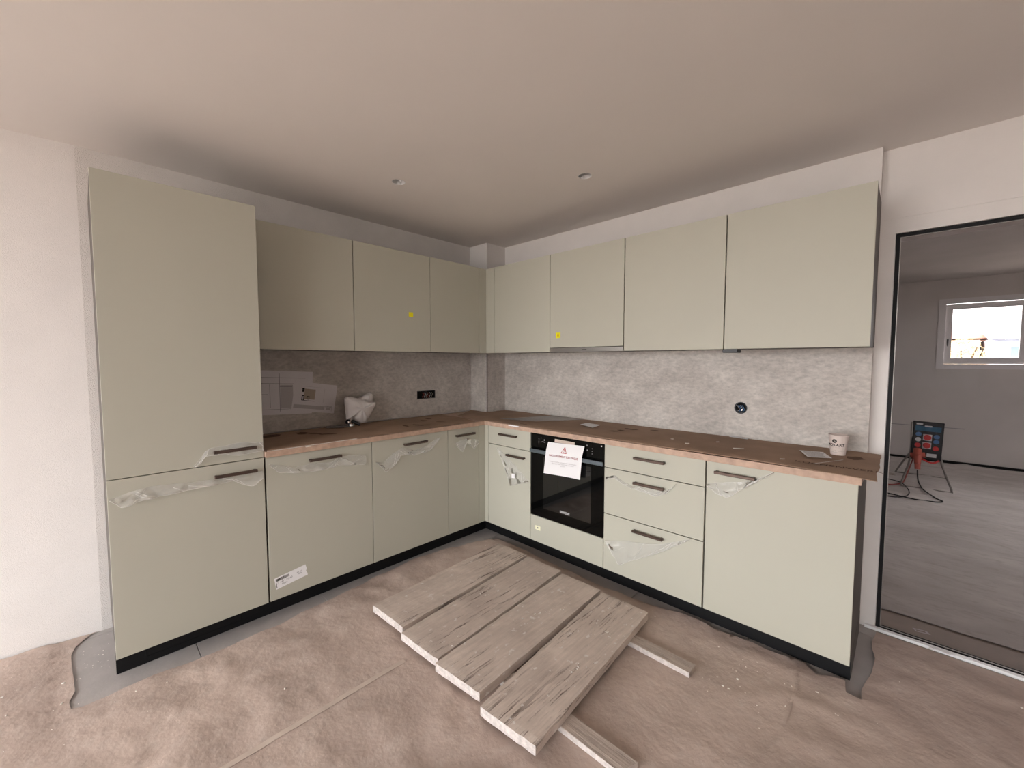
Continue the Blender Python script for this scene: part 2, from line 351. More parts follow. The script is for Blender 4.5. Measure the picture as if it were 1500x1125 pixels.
# far window: trim panel, frame, sash, panes, handle
w1 = S_(MB().prism([(3.235, 1.295), (5.25, 1.295), (5.25, 2.235), (3.235, 2.235)], .012, FY(5.379), holes=[[(3.305, 1.36), (5.18, 1.36), (5.18, 2.165), (3.305, 2.165)]]).build('window_1', M['grey_frame']))
for x0, x1 in ((3.305, 4.02), (4.02, 5.18)):
    sf = MB().prism([(x0 + .002, 1.362), (x1 - .002, 1.362), (x1 - .002, 2.163), (x0 + .002, 2.163)], .05, FY(5.45), holes=[[(x0 + .065, 1.44), (x1 - .06, 1.44), (x1 - .06, 2.095), (x0 + .065, 2.095)]]).build('sash', M['grey_frame'], w1)
    MB().box(x0 + .06, x1 - .055, 5.42, 5.425, 1.435, 2.10).build('pane', M['winpane'], sf)
hd = MB(); hd.box(3.327, 3.343, 5.388, 5.399, 1.63, 1.70, .002); hd.box(3.330, 3.340, 5.375, 5.388, 1.60, 1.675, .002)
hd.build('window_handle', M['rubber'], w1)

# glazed black door frame
d1 = S_(MB().prism([(2.887, .004), (4.898, .004), (4.898, 2.033), (2.887, 2.033)], .03, FY(.118), holes=[[(2.903, .016), (4.882, .016), (4.882, 2.017), (2.903, 2.017)]]).build('door_1', M['frame']))
MB().box(2.9035, 4.8815, .102, .110, .0165, 2.0165).build('pane', M['pane'], d1)
MB().prism([(2.9035, .0165), (4.8815, .0165), (4.8815, 2.0165), (2.9035, 2.0165)], .005, FY(.1015), holes=[[(2.906, .019), (4.879, .019), (4.879, 2.014), (2.906, 2.014)]]).build('glazing_bead', M['galv'], d1)
S_(MB().prism([(2.845, .058), (3.2, .056), (4.9, .062), (4.9, .078), (2.845, .078)], .015, FZ(.003)).build('trim_6', M['alu']))
o = MB(); 
for k in range(9):
    a = random.uniform(0, 3.1); c = Vector((3.17 + .02 * (k - 4) * .9, .045 + random.uniform(-.008, .008), .017))
    o.prism([(-.022, -.004), (.02, -.007), (.024, .003), (-.01, .008)], .0012, Matrix.Translation(c + Vector((0, 0, .0016 * k))) @ Matrix.Rotation(a * .25, 4, 'Z') @ Matrix.Rotation(R(random.uniform(5, 25)), 4, 'X'))
tag(o.build('tape_scrap', M['white_paper']), 'crumpled white scrap of tape stuck to the aluminium door sill', 'tape')

# ---------------------------------------------------------------- backsplash panels
bs = MB(); ZB0, ZB1 = .938, 1.50
def obs(name, mb, label): return tag(mb.build(name, M['concrete']), label, 'wall panel')
LH = [(-.817, 1.079), (-.634, 1.079), (-.634, 1.147), (-.817, 1.147)]
obs('backsplash_panel', MB().prism([(-2.10, ZB0), (-.2295, ZB0), (-.2295, ZB1), (-2.10, ZB1)], .012, FX(-.010), holes=[LH]), 'mottled grey concrete-look backsplash behind the wrapped tap and taped drawings')
obs('backsplash_panel', MB().prism([(.2295, ZB0), (2.825, ZB0), (2.825, ZB1), (.2295, ZB1)], .012, FY(.010), holes=[circ(2.238, 1.12, .036)]), 'long mottled grey concrete-look backsplash behind the paper cup and round socket hole')
obs('backsplash_panel', MB().box(.004, .2275, -.229, -.2195, ZB0, ZB1), 'narrow grey backsplash strip on the left face of the corner duct')
obs('backsplash_panel', MB().box(.2195, .229, -.2275, -.0022, ZB0, ZB1), 'narrow darker grey backsplash strip on the right face of the corner duct')
S_(MB().box(.2250, .2305, -.2305, -.2250, ZB0, ZB1).build('trim_7', M['gap']))

# open back boxes
t = empty('double_socket_box', (-.008, -.725, 1.113), 'open rectangular double socket box with loose wires in the left backsplash', 'socket box')
b = MB(); b.box(-.0105, -.0085, -.815, -.636, 1.081, 1.145); b.build('box_back', M['gap'], t)
b = MB()
for (y0, y1, z0, z1) in ((-.8165, -.813, 1.0795, 1.1465), (-.638, -.6345, 1.0795, 1.1465), (-.813, -.638, 1.0795, 1.083), (-.813, -.638, 1.143, 1.1465), (-.729, -.722, 1.083, 1.143)): b.box(-.0085, .003, y0, y1, z0, z1)
b.build('box_rim', M['black'], t)
for k in range(6):
    y = -.76 + .018 * k
    MB().tube([(-.007, y, 1.13), (.004, y + .012, 1.115), (.006, y - .008, 1.10), (.002, y + .004, 1.086)], .0022, 6).build('wire', [M['cable_red'], M['socket_white'], M['tan_ink']][k % 3], t, True)
t = empty('round_socket_box', (2.238, -.005, 1.12), 'open round black socket box with wires in the right backsplash', 'socket box')
b = MB(); b.prism(circ(0, 0, .0355), .012, FY(.0095, 2.238, 1.12), holes=[circ(0, 0, .031)]); b.build('box_rim', M['black'], t)
MB().prism(circ(0, 0, .0305), .0012, FY(.0095, 2.238, 1.12)).build('box_back', M['gap'], t)
for k in range(4):
    x = 2.225 + .009 * k
    MB().tube([(x - .01, .005, 1.135), (x, .0, 1.125), (x + .006, .001, 1.108), (x - .004, .005, 1.10)], .002, 6).build('wire', M['socket_blue'] if k % 2 else M['grey_ink'], t, True)
MB().cyl((2.243, .008, 1.108), (2.243, .004, 1.108), .004, n=10).build('screw', M['chrome'], t)

# ---------------------------------------------------------------- cabinets
DP = .554; UP = .340; ZB, ZT = .1166, .8941
def handle(parent, ax, c, z):
    """bar handle, centred at c along the run"""
    b = MB(); hw = .091
    if ax == 'x':
        b.box(DP + .016, DP + .028, c - hw, c + hw, z - .0075, z + .0075, .002)
        for s in (-1, 1): b.box(DP + .0002, DP + .0165, c + s * (hw - .010) - .006, c + s * (hw - .010) + .006, z - .006, z + .006, .001)
    else:
        b.box(c - hw, c + hw, -DP - .028, -DP - .016, z - .0075, z + .0075, .002)
        for s in (-1, 1): b.box(c + s * (hw - .010) - .006, c + s * (hw - .010) + .006, -DP - .0165, -DP - .0002, z - .006, z + .006, .001)
    return b.build('handle', M['bronze'], parent)
def face(name, root, ax, a0, a1, z0, z1, f=DP, g0=.0015, g1=.0015, m='front', th=.019):
    b = MB()
    if ax == 'x': b.box(f - th, f, a0 + g0, a1 - g1, z0, z1, .0008)
    else: b.box(a0 + g0, a1 - g1, -f, -f + th, z0, z1, .0008)
    return b.build(name, M[m], root)
def carc(root, ax, a0, a1, z0, z1, f=DP, gap=.003, back=.014, m='carcass', shrink=.0005):
    b = MB()
    if ax == 'x': b.box(back, f - .019 - gap, a0 + shrink, a1 - shrink, z0, z1)
    else: b.box(a0 + shrink, a1 - shrink, -(f - .019 - gap), -back, z0, z1)
    return b.build('carcass', M[m], root)
def unit(name, ax, a0, a1, label, cat='cabinet', group=None):
    c = (a0 + a1) / 2
    return empty(name, (.28, c, .0) if ax == 'x' else (c, -.28, 0), label, cat, group)
HZ = .845
# left run (fronts face +x)
t = unit('tall_cabinet', 'x', -2.695, -2.108, 'floor-to-head-height sage tall cabinet at the left end with two doors')
carc(t, 'x', -2.695, -2.109, .112, 2.178, back=-.010)
q = face('door', t, 'x', -2.695, -2.108, .9015, 2.1803, g0=0, g1=.002); q['label'] = 'tall upper door with bar handle at its lower right'; handle(q, 'x', -2.236, .962)
q = face('door', t, 'x', -2.695, -2.108, ZB, .8975, g0=0, g1=.002); q['label'] = 'lower door with bar handle at its upper right'; handle(q, 'x', -2.236, .842)
t = unit('dishwasher_cabinet', 'x', -2.108, -1.5104, 'sage base unit with a printed sticker low on its wide door')
carc(t, 'x', -2.107, -1.5104, .112, .897)
q = face('door', t, 'x', -2.108, -1.5104, ZB, ZT, g0=.007, g1=.002); handle(q, 'x', -1.800, HZ)
st = MB().prism([(0, 0), (.163, 0), (.163, .012), (.158, .026), (.164, .040), (.161, .064), (0, .064)], .0006, FX(.5543, -2.072, .172) @ Matrix.Rotation(R(8), 4, 'Z')).build('sticker', M['white_paper'], q)
st['label'] = 'white printed barcode sticker'
F_ = FX(.5550, -2.072, .172) @ Matrix.Rotation(R(8), 4, 'Z')
b = MB(); x = .006
while x < .072:
    wd = random.choice([.0012, .002, .003]); b.prism([(x, .042), (x + wd, .042), (x + wd, .057), (x, .057)], .0002, F_); x += wd + random.choice([.001, .0016])
b.prism([(.004, .006), (.0065, .006), (.0065, .035), (.004, .035)], .0002, F_)
b.build('barcode', M['ink'], st)
text('C7 4471-92.60\n9064', .014, F_ @ Matrix.Translation((.045, .024, 0)), M['grey_ink'], st, ext=.0001)
text('FR. 60\nMTF', .011, F_ @ Matrix.Translation((.125, .034, 0)), M['grey_ink'], st, ext=.0001)
t = unit('sink_cabinet', 'x', -1.5104, -.9189, 'sage base unit below the wrapped tap')
carc(t, 'x', -1.5104, -.9189, .112, .897)
q = face('door', t, 'x', -1.5104, -.9189, ZB, ZT, g0=.002, g1=.0015); handle(q, 'x', -1.2, HZ)
t = unit('narrow_cabinet', 'x', -.9189, -.6173, 'narrow sage base unit left of the inner corner')
carc(t, 'x', -.9189, -.6173, .112, .897)
q = face('door', t, 'x', -.9189, -.6173, ZB, ZT); handle(q, 'x', -.764, HZ)
t = empty('corner_filler', (.5, -.5, 0), 'slim L-shaped sage filler in the inner corner of the base units', 'filler panel')
face('filler_strip', t, 'x', -.6173, -.535, ZB, ZT, g0=.0015, g1=0)
b = MB(); b.box(.5545, .5928, -.554, -.535, ZB, ZT, .0006); b.build('filler_strip', M['front'], t)
# right run (fronts face -y)
t = unit('drawer_door_cabinet', 'y', .5943, 1.0386, 'sage base unit with one drawer over a door, left of the oven')
carc(t, 'y', .5943, 1.0386, .112, .897)
q = face('drawer', t, 'y', .5943, 1.0386, .757, ZT); handle(q, 'y', .820, HZ)
q = face('door', t, 'y', .5943, 1.0386, ZB, .7525); handle(q, 'y', .900, .697)
t = unit('oven_cabinet', 'y', 1.0386, 1.6386, 'sage housing around the oven with a slim panel beneath it')
b = MB(); b.box(1.0391, 1.0431, -.532, -.014, .112, .897); b.box(1.634, 1.638, -.532, -.014, .112, .897); b.box(1.0431, 1.634, -.532, -.014, .112, .296); b.build('carcass', M['carcass'], t)
q = face('front_panel', t, 'y', 1.0386, 1.6386, ZB, .302)
st = MB().prism([(0, 0), (.047, 0), (.047, .030), (0, .030)], .0004, FY(-.5545, 1.085, .203)).build('sticker', M['cream'], q); st['label'] = 'pale yellow square sticker'
MB().prism(circ(.0235, .016, .006, 12), .0002, FY(-.5550, 1.085, .203)).build('sticker_mark', M['grey_ink'], st)
t = unit('drawer_cabinet', 'y', 1.6386, 2.2316, 'sage base unit with three stacked drawers right of the oven')
carc(t, 'y', 1.6386, 2.2316, .112, .897)
for z0, z1, hz in ((.757, ZT, HZ), (.470, .7525, .700), (ZB, .4655, .418)):
    q = face('drawer', t, 'y', 1.6386, 2.2316, z0, z1, g0=.002, g1=.004); handle(q, 'y', 1.930, hz)
t = unit('end_cabinet', 'y', 2.2316, 2.8278, 'wide sage base unit at the right end beside the glazed door')
carc(t, 'y', 2.2316, 2.8275, .112, .897, gap=.005)
MB().box(2.8095, 2.8275, -.4435, -.003, .0015, .1118).build('side_panel_foot', M['carcass'], t)
q = face('door', t, 'y', 2.2316, 2.8278, ZB, ZT, g0=.004, g1=0); handle(q, 'y', 2.368, .848)

# plinths
t = tag(MB().box(.444, .4615, -2.695, -.462, .001, .1115).build('plinth', M['kick']), 'glossy black toe-kick plinth under the left run of cabinets', 'plinth')
b = MB(); b.box(.4617, .4627, -2.595, -2.59, .030, .085); b.box(.4617, .4627, -2.22, -2.215, .030, .085); b.box(.4617, .4627, -2.59, -2.22, .030, .033); b.box(.4617, .4627, -2.59, -2.22, .082, .085)
b.build('vent_grille', M['frame'], t, label='recessed black ventilation slot')
tag(MB().box(.4635, 2.8262, -.4615, -.4445, .001, .1112).build('plinth', M['kick']), 'glossy black toe-kick plinth under the right run of cabinets', 'plinth')

# wall cabinets
ZU, ZV = 1.4675, 2.1788
def wall_unit(ax, a0, a1, label, g0=.0015, g1=.0015, z0=ZU, cz=None, name='wall_cabinet'):
    c = (a0 + a1) / 2
    t = empty(name, (.17, c, ZU) if ax == 'x' else (c, -.17, ZU), label, 'wall cabinet')
    carc(t, ax, a0, a1, (cz or z0 + .002), ZV - .003, f=UP, gap=.0025)
    return t, face('door', t, ax, a0, a1, z0, ZV, f=UP, g0=g0, g1=g1)
wall_unit('x', -2.107, -1.5071, 'sage wall cabinet beside the tall cabinet, no sticker', g1=.0025)
t, q = wall_unit('x', -1.5071, -.9111, 'sage wall cabinet with plain yellow sticker above the left worktop', g0=.0025)
MB().prism([(-.018, -.017), (.018, -.017), (.018, .017), (-.018, .017)], .0006, FX(.3403, -1.080, 1.737)).build('sticker', M['yellow'], q, label='small yellow square sticker')
wall_unit('x', -.9111, -.4189, 'narrower sage wall cabinet left of the inner corner')
t = empty('corner_filler', (.3, -.3, ZU), 'slim L-shaped sage filler between the wall cabinets in the corner', 'filler panel')
face('filler_strip', t, 'x', -.4189, -.321, ZU, ZV, f=UP, g0=.0015, g1=0)
b = MB(); b.box(.3405, .4405, -.340, -.321, ZU, ZV, .0006); b.build('filler_strip', M['front'], t)
MB().box(.235, .320, -.320, -.235, ZU + .004, ZV - .003).build('corner_post', M['carcass'], t)
wall_unit('y', .442, 1.037, 'sage wall cabinet right of the corner, left of the hood cabinet')
t, q = wall_unit('y', 1.037, 1.6372, 'shorter sage wall cabinet with amber-dotted yellow sticker and hood below', g1=.003, z0=1.4985)
s = MB().prism([(-.020, -.020), (.020, -.020), (.020, .020), (-.020, .020)], .0006, FY(-.3403, 1.113, 1.588)).build('sticker', M['yellow'], q, label='small yellow square sticker')
MB().prism(circ(0, 0, .010, 12), .0003, FY(-.3411, 1.113, 1.588)).build('sticker_mark', M['orange'], s)
h = empty('extractor_hood', (1.337, -.17, 1.468), 'slim stainless pull-out hood strip under the wall cabinets', 'hood')
MB().box(1.0395, 1.6345, -.338, -.322, 1.4665, 1.4955, .001).build('front_strip', M['steel'], h)
MB().box(1.0395, 1.6345, -.321, -.02, 1.470, 1.495).build('hood_body', M['carcass'], h)
MB().box(1.317, 1.357, -.3392, -.3382, 1.478, 1.483).build('badge', M['ink'], h)
wall_unit('y', 1.6372, 2.2328, 'plain sage wall cabinet between the hood cabinet and the last one', g0=.003, g1=.003)
wall_unit('y', 2.2328, 2.8306, 'large sage wall cabinet at the right end showing its dark side', g0=.003, g1=0)
tag(MB().box(2.225, 2.30, -.330, -.27, 1.448, 1.4690, .002).build('light_switch_box', M['black']), 'small black light switch box under the right wall cabinets', 'switch')

# ---------------------------------------------------------------- worktops
def edge_noise(k, amp): return amp * noise.noise(Vector((k * 1.7, 3.1, .4)))
tag(MB().box(.0045, .574, -2.1055, -.5755, .8985, .9300, .001).build('worktop', M['edge']), 'oak-edged worktop of the left run under cardboard', 'worktop')
tag(MB().prism([(.0045, -.5745), (2.838, -.5745), (2.838, -.0035), (.2315, -.0035), (.2315, -.2315), (.0045, -.2315)], .0315, FZ(.8985)).build('worktop', M['edge']), 'oak-edged worktop of the right run under cardboard', 'worktop')
def sheet(name, poly, zf, mats, res, th=None, parent=None):
    """triangulated sheet filling poly (CCW), height from zf(x,y); th gives thickness"""
    xs = [p[0] for p in poly]; ys = [p[1] for p in poly]; P = []; n = len(poly)
    for i in range(n):
        a = Vector(poly[i]); b_ = Vector(poly[(i + 1) % n]); k = max(1, int((b_ - a).length / res(a.x, a.y)))
        for j in range(k): P.append(a.lerp(b_, j / k))
    nb = len(P); edges = [(i, (i + 1) % nb) for i in range(nb)]
    def inside(x, y):
        c = False; j = n - 1
        for i in range(n):
            xi, yi = poly[i]; xj, yj = poly[j]
            if (yi > y) != (yj > y) and x < (xj - xi) * (y - yi) / (yj - yi) + xi: c = not c
            j = i
        return c
    y = min(ys)
    while y < max(ys):
        x = min(xs); st = res(0, y)
        while x < max(xs):
            jx = x + random.uniform(-.3, .3) * st; jy = y + random.uniform(-.3, .3) * st
            if inside(jx, jy): P.append(Vector((jx, jy)))
            x += st
        y += st
    v, e, f, *_ = delaunay_2d_cdt(P, edges, [], 1, 1e-5)
    bm = bmesh.new(); bv = [bm.verts.new((p.x, p.y, zf(p.x, p.y))) for p in v]
    for q in f:
        try: bm.faces.new([bv[i] for i in q])
        except ValueError: pass
    bm.normal_update()
    for q in bm.faces:
        if q.normal.z < 0: q.normal_flip()
    if th:
        r = bmesh.ops.extrude_face_region(bm, geom=bm.faces[:])
        for g in r['geom']:
            if isinstance(g, bmesh.types.BMVert): g.co.z += th
        bmesh.ops.recalc_face_normals(bm, faces=bm.faces[:])
    me = bpy.data.meshes.new(name); bm.to_mesh(me); bm.free()
    for p in me.polygons: p.use_smooth = True
    if th:
        try: me.set_sharp_from_angle(angle=R(50))
        except Exception: pass
    return link(name, me, parent, mats)
def cz(x, y): return .9312 + .0035 * abs(noise.noise(Vector((x * 3, y * 3, .3)))) + .001
def wob(pts, amp, seed, step=.06):
    out = []; n = len(pts)
    for i in range(n):
        a = Vector(pts[i]); b_ = Vector(pts[(i + 1) % n]); k = max(1, int((b_ - a).length / step))
        for j in range(k):
            p = a.lerp(b_, j / k); s = noise.noise_vector(Vector((p.x * 9, p.y * 9, seed)))
            out.append((p.x + amp * s.x, p.y + amp * s.y))
    return out
cl = sheet('cardboard_sheet', wob([(.03, -2.095), (.560, -2.095), (.566, -1.2), (.562, -.66), (.26, -.60), (.02, -.62)], .010, 1), cz, [M['card']], lambda x, y: .05, .0025)
tag(cl, 'brown protective cardboard lying on the left worktop with dark printed marks', 'cardboard')
def cz2(x, y):
    z = cz(x, y) + .0042
    if x > 2.838: z -= (x - 2.838) * .05
    if y < -.560: z += -.004 + 0
    return z + max(0, .012 * (1 - abs(x - .30) / .10)) * (1 if y < -.45 else 0)
cr = sheet('cardboard_sheet', wob([(.02, -.245), (.25, -.59), (.30, -.605), (.60, -.572), (1.2, -.565), (2.0, -.566), (2.6, -.57), (2.83, -.60), (2.886, -.604), (2.874, -.006), (2.4, -.012), (1.2, -.010), (.245, -.012), (.245, -.245)], .0085, 2), cz2, [M['card']], lambda x, y: .05, .0025)
tag(cr, 'long brown protective cardboard on the right worktop, overhanging its end', 'cardboard')
def patch(name, pts, z, m, parent=None, th=.0004):
    b = MB(); b.prism(pts, th, FZ(z)); return b.build(name, M[m], parent)
def rag(cx, cy, sx, sy, n=10, rot=0):
    out = []
    for k in range(n):
        a = 2 * math.pi * k / n; r = random.uniform(.65, 1.1); x = sx * r * math.cos(a); y = sy * r * math.sin(a)
        out.append((cx + x * math.cos(rot) - y * math.sin(rot), cy + x * math.sin(rot) + y * math.cos(rot)))
    return out
# dark prints on the cardboard follow its surface
def prt(parent, pts, zf, m='cardprint', name='print', th=.0004):
    cx = sum(p[0] for p in pts) / len(pts); cy = sum(p[1] for p in pts) / len(pts)
    return patch(name, pts, zf(cx, cy) + .0038, m, parent, th)
for cx, cy, sx, sy, rr in ((.14, -1.98, .05, .06, .2), (.16, -1.79, .05, .03, .1), (.22, -1.74, .07, .016, .5), (.31, -1.68, .05, .014, .9), (.41, -1.08, .05, .014, .3), (.46, -1.03, .03, .010, .8), (.38, -1.16, .04, .010, 0), (.26, -.93, .03, .02, 0), (.40, -.87, .04, .008, .7), (.20, -.84, .03, .014, .4)):
    prt(cl, rag(cx, cy, sx * 1.1, sy * 1.3, 12, rr), cz)
for cx, cy, sx, sy, rr in ((.16, -.33, .03, .02, 0), (1.00, -.10, .05, .02, .2), (1.62, -.19, .045, .016, .1), (1.60, -.28, .03, .012, 0), (1.58, -.34, .022, .012, .3), (1.76, -.13, .03, .012, .3), (2.79, -.21, .03, .035, 0), (.95, -.53, .03, .008, 0)):
    prt(cr, rag(cx, cy, sx * 1.2, sy * 1.4, 12, rr), cz2)
text('KÜCHENWERK 2', .045, FZ(.9418, 2.765, -.47, R(2)), M['cardprint'], cr, name='print', ext=.0002)
tag(patch('plastic_sheet', [(.66, -.49), (.95, -.40), (1.16, -.06), (.84, -.05)], .9462, 'tape'), 'pale translucent sheet lying flat on the cardboard near the corner', 'plastic sheet'); bpy.data.objects['plastic_sheet'].data.materials.clear(); bpy.data.objects['plastic_sheet'].data.materials.append(M['thin_sheet'])
def paper_slip(pts, label, z=.9464, lines=0):
    o = tag(patch('paper_slip', pts, z, 'white_paper'), label, 'paper')
    if lines:
        a, b_, c, d_ = [Vector(p) for p in pts]
        mb = MB()
        for k in range(lines):
            t0 = (k + .8) / (lines + .8); l = a.lerp(d_, t0).lerp(b_.lerp(c, t0), .08); r = a.lerp(d_, t0).lerp(b_.lerp(c, t0), random.uniform(.75, .92)); dn = (d_ - a) * .028
            mb.prism([l[:], r[:], (r + dn)[:], (l + dn)[:]], .0002, FZ(z + .0005))
        mb.build('printed_lines', M['grey_ink'], o)
    return o
paper_slip([(1.275, -.285), (1.272, -.192), (1.395, -.205), (1.419, -.347)][::-1], 'blank pale paper label on the cardboard above the oven')
paper_slip([(2.185, -.023), (2.292, -.020), (2.300, -.075), (2.198, -.060)][::-1], 'small pale slip against the backsplash below the round socket', z=.9466)
paper_slip([(2.571, -.21), (2.666, -.183), (2.715, -.315), (2.627, -.362)], 'printed paper label on the cardboard left of the paper cup', lines=8)
b = MB(); b.prism([(.0, 0), (.19, .006), (.192, .011), (0, .003)], .001, FZ(.9466, 2.674, -.496, R(62)))
tag(b.build('wood_strip', M['sawn_wood']), 'thin pale sliver lying on the cardboard in front of the cup', 'strip')
tag(MB().box(.835, .94, -.5752, -.5748, .921, .9295).build('edge_sticker', M['white_paper']), 'short white sticker on the worktop front edge left of the oven', 'sticker')
for cx, cy, s, lb in ((2.335, -.39, .030, 'largest torn white scrap, mid-way along the right cardboard'), (2.09, -.44, .014, 'torn white scrap left of the largest one on the right cardboard'), (1.98, -.37, .010, 'leftmost torn white scrap, on the cardboard above the drawers'), (2.55, -.50, .012, 'torn white scrap at the front edge, in front of the printed label'), (2.20, -.28, .009, 'tiny torn white scrap below the round socket hole')):
    b = MB(); b.prism(rag(cx, cy, s, s * .35, 8, .6), .0016, FZ(.9466)); tag(b.build('paper_scrap', M['crumb']), lb, 'scrap', 'torn scraps on the right cardboard')
# torn tape along the front edge of the left worktop
b = MB()
for k in range(22):
    y = -2.095 + .022 * k; w_ = random.uniform(.002, .007)
    b.prism([(.563 - w_, y), (.571, y), (.571, y + .021), (.565 - w_ * .6, y + .021)], .0018, FZ(.9302))
b.prism([(.573, -1.91), (.580, -1.91), (.580, -1.885), (.573, -1.89)], .004, FZ(.926)); b.prism([(.56, -1.83), (.578, -1.83), (.578, -1.82), (.56, -1.822)], .003, FZ(.9302))
tag(b.build('torn_tape', M['crumb']), 'ragged white torn tape along the left worktop front edge', 'tape')

# ---------------------------------------------------------------- oven
t = empty('oven', (1.3386, -.30, .305), 'black built-in oven with steel bar handle under the right worktop', 'oven')
MB().box(1.046, 1.631, -.533, -.05, .308, .893).build('oven_body', M['black'], t)
cp = MB().box(1.0415, 1.6355, -.5535, -.5335, .795, .895, .0015).build('control_panel', M['ovenglass'], t)
od = MB().box(1.0415, 1.6355, -.5535, -.5335, .305, .7915, .0015).build('oven_door', M['ovenglass'], t)
MB().box(1.155, 1.545, -.5541, -.5536, .372, .735, 0).build('window', M['ovenwindow'], od)
hb = MB(); hb.box(1.044, 1.638, -.574, -.566, .759, .785, .002)
for x in (1.085, 1.592): hb.box(x - .012, x + .012, -.5662, -.5537, .764, .782, .001)
hb.build('handle', M['ovenbar'], od)
text('SIEMENS', .0215, FY(-.5545, 1.342, .387), M['socket_white'], od, ext=.0003, bold=.0005)
for x, z in ((1.115, .857), (1.115, .848), (1.115, .839), (1.115, .830), (1.115, .821), (1.135, .838), (1.145, .842), (1.158, .841), (1.168, .838), (1.135, .866), (1.55, .853), (1.55, .836), (1.55, .820)): MB().prism(circ(x, z, .003, 8), .0003, FY(-.5537)).build('control_icon', M['grey_ink'], cp)
for x, z in ((1.515, .838), (1.512, .868), (1.165, .855)): MB().prism(circ(x, z, .0052, 12), .0003, FY(-.5537)).build('control_icon', M['grey_ink'], cp)
MB().prism(circ(1.617, .878, .004, 12), .0005, FY(-.5537)).build('indicator_dot', M['white_paper'], cp)

# warning sheet hanging over the oven handle
TL, TR, BR, BL = (1.206, .850), (1.499, .861), (1.483, .648), (1.183, .634)
def Sh(u, v):                                  # u 0..1 left-right, v 0..1 bottom-top
    x = (BL[0] * (1 - u) + BR[0] * u) * (1 - v) + (TL[0] * (1 - u) + TR[0] * u) * v
    z = (BL[1] * (1 - u) + BR[1] * u) * (1 - v) + (TL[1] * (1 - u) + TR[1] * u) * v
    y = -.5560 - .022 * min(1, max(0, (.868 - z) / .070)) ** .8 - .002 * math.sin(u * 7) - .006 * (1 - v) * (u - .5) ** 2 * 4
    return Vector((x, y, z))
bm = bmesh.new(); nu, nv = 16, 20; G = [[bm.verts.new(Sh(i / nu, j / nv)) for i in range(nu + 1)] for j in range(nv + 1)]
for j in range(nv):
    for i in range(nu): bm.faces.new((G[j][i], G[j][i + 1], G[j + 1][i + 1], G[j + 1][i]))
me = bpy.data.meshes.new('warning_sheet'); bm.to_mesh(me); bm.free()
for p in me.polygons: p.use_smooth = True
ws = tag(link('warning_sheet', me, None, [M['white_paper']]), 'white warning sheet with red triangle and heading taped over the oven handle', 'paper')
def onsheet(cu, cv, sw):                        # sw: metres per unit
    def f(c):
        u = cu + c.x / .297; v = cv + c.y / .210; p = Sh(u, v); return p + Vector((0, -.0008 - abs(c.z) * .2, 0))
    return f
text('RACCORDEMENT ÉLECTRIQUE', .0185, None, M['red_ink'], ws, mapper=onsheet(.50, .60, 1), stretch=.90, bold=.0002)
text("Veuillez contrôler cet appareil et l'alimentation\nélectrique avant toute mise en service\ndu four", .0115, None, M['pale_ink'], ws, mapper=onsheet(.50, .36, 1))
tri = MB()
def bar(p, q, w_):
    p = Vector(p); q = Vector(q); dd = (q - p).normalized(); n_ = Vector((-dd.y, dd.x)) * w_ / 2; p = p - dd * w_ * .4; q = q + dd * w_ * .4
    tri.prism([(p + n_)[:], (q + n_)[:], (q - n_)[:], (p - n_)[:]], .0002)
bar((-.020, -.016), (.020, -.016), .005); bar((-.020, -.016), (0, .020), .005); bar((.020, -.016), (0, .020), .005); bar((0, -.004), (0, .008), .004); bar((0, -.0105), (0, -.0095), .004)
o = tri.build('warning_triangle', M['red_ink'], ws); f = onsheet(.50, .80, 1)
for v in o.data.vertices: v.co = f(v.co)
bm = MB(); bm.prism([(0, 0), (.163, .004), (.165, .022), (.002, .024)], .0006, FY(-.5541, 1.254, .852)); o = bm.build('tape_strip', M['tape'], ws, label='clear tape strip holding the sheet')

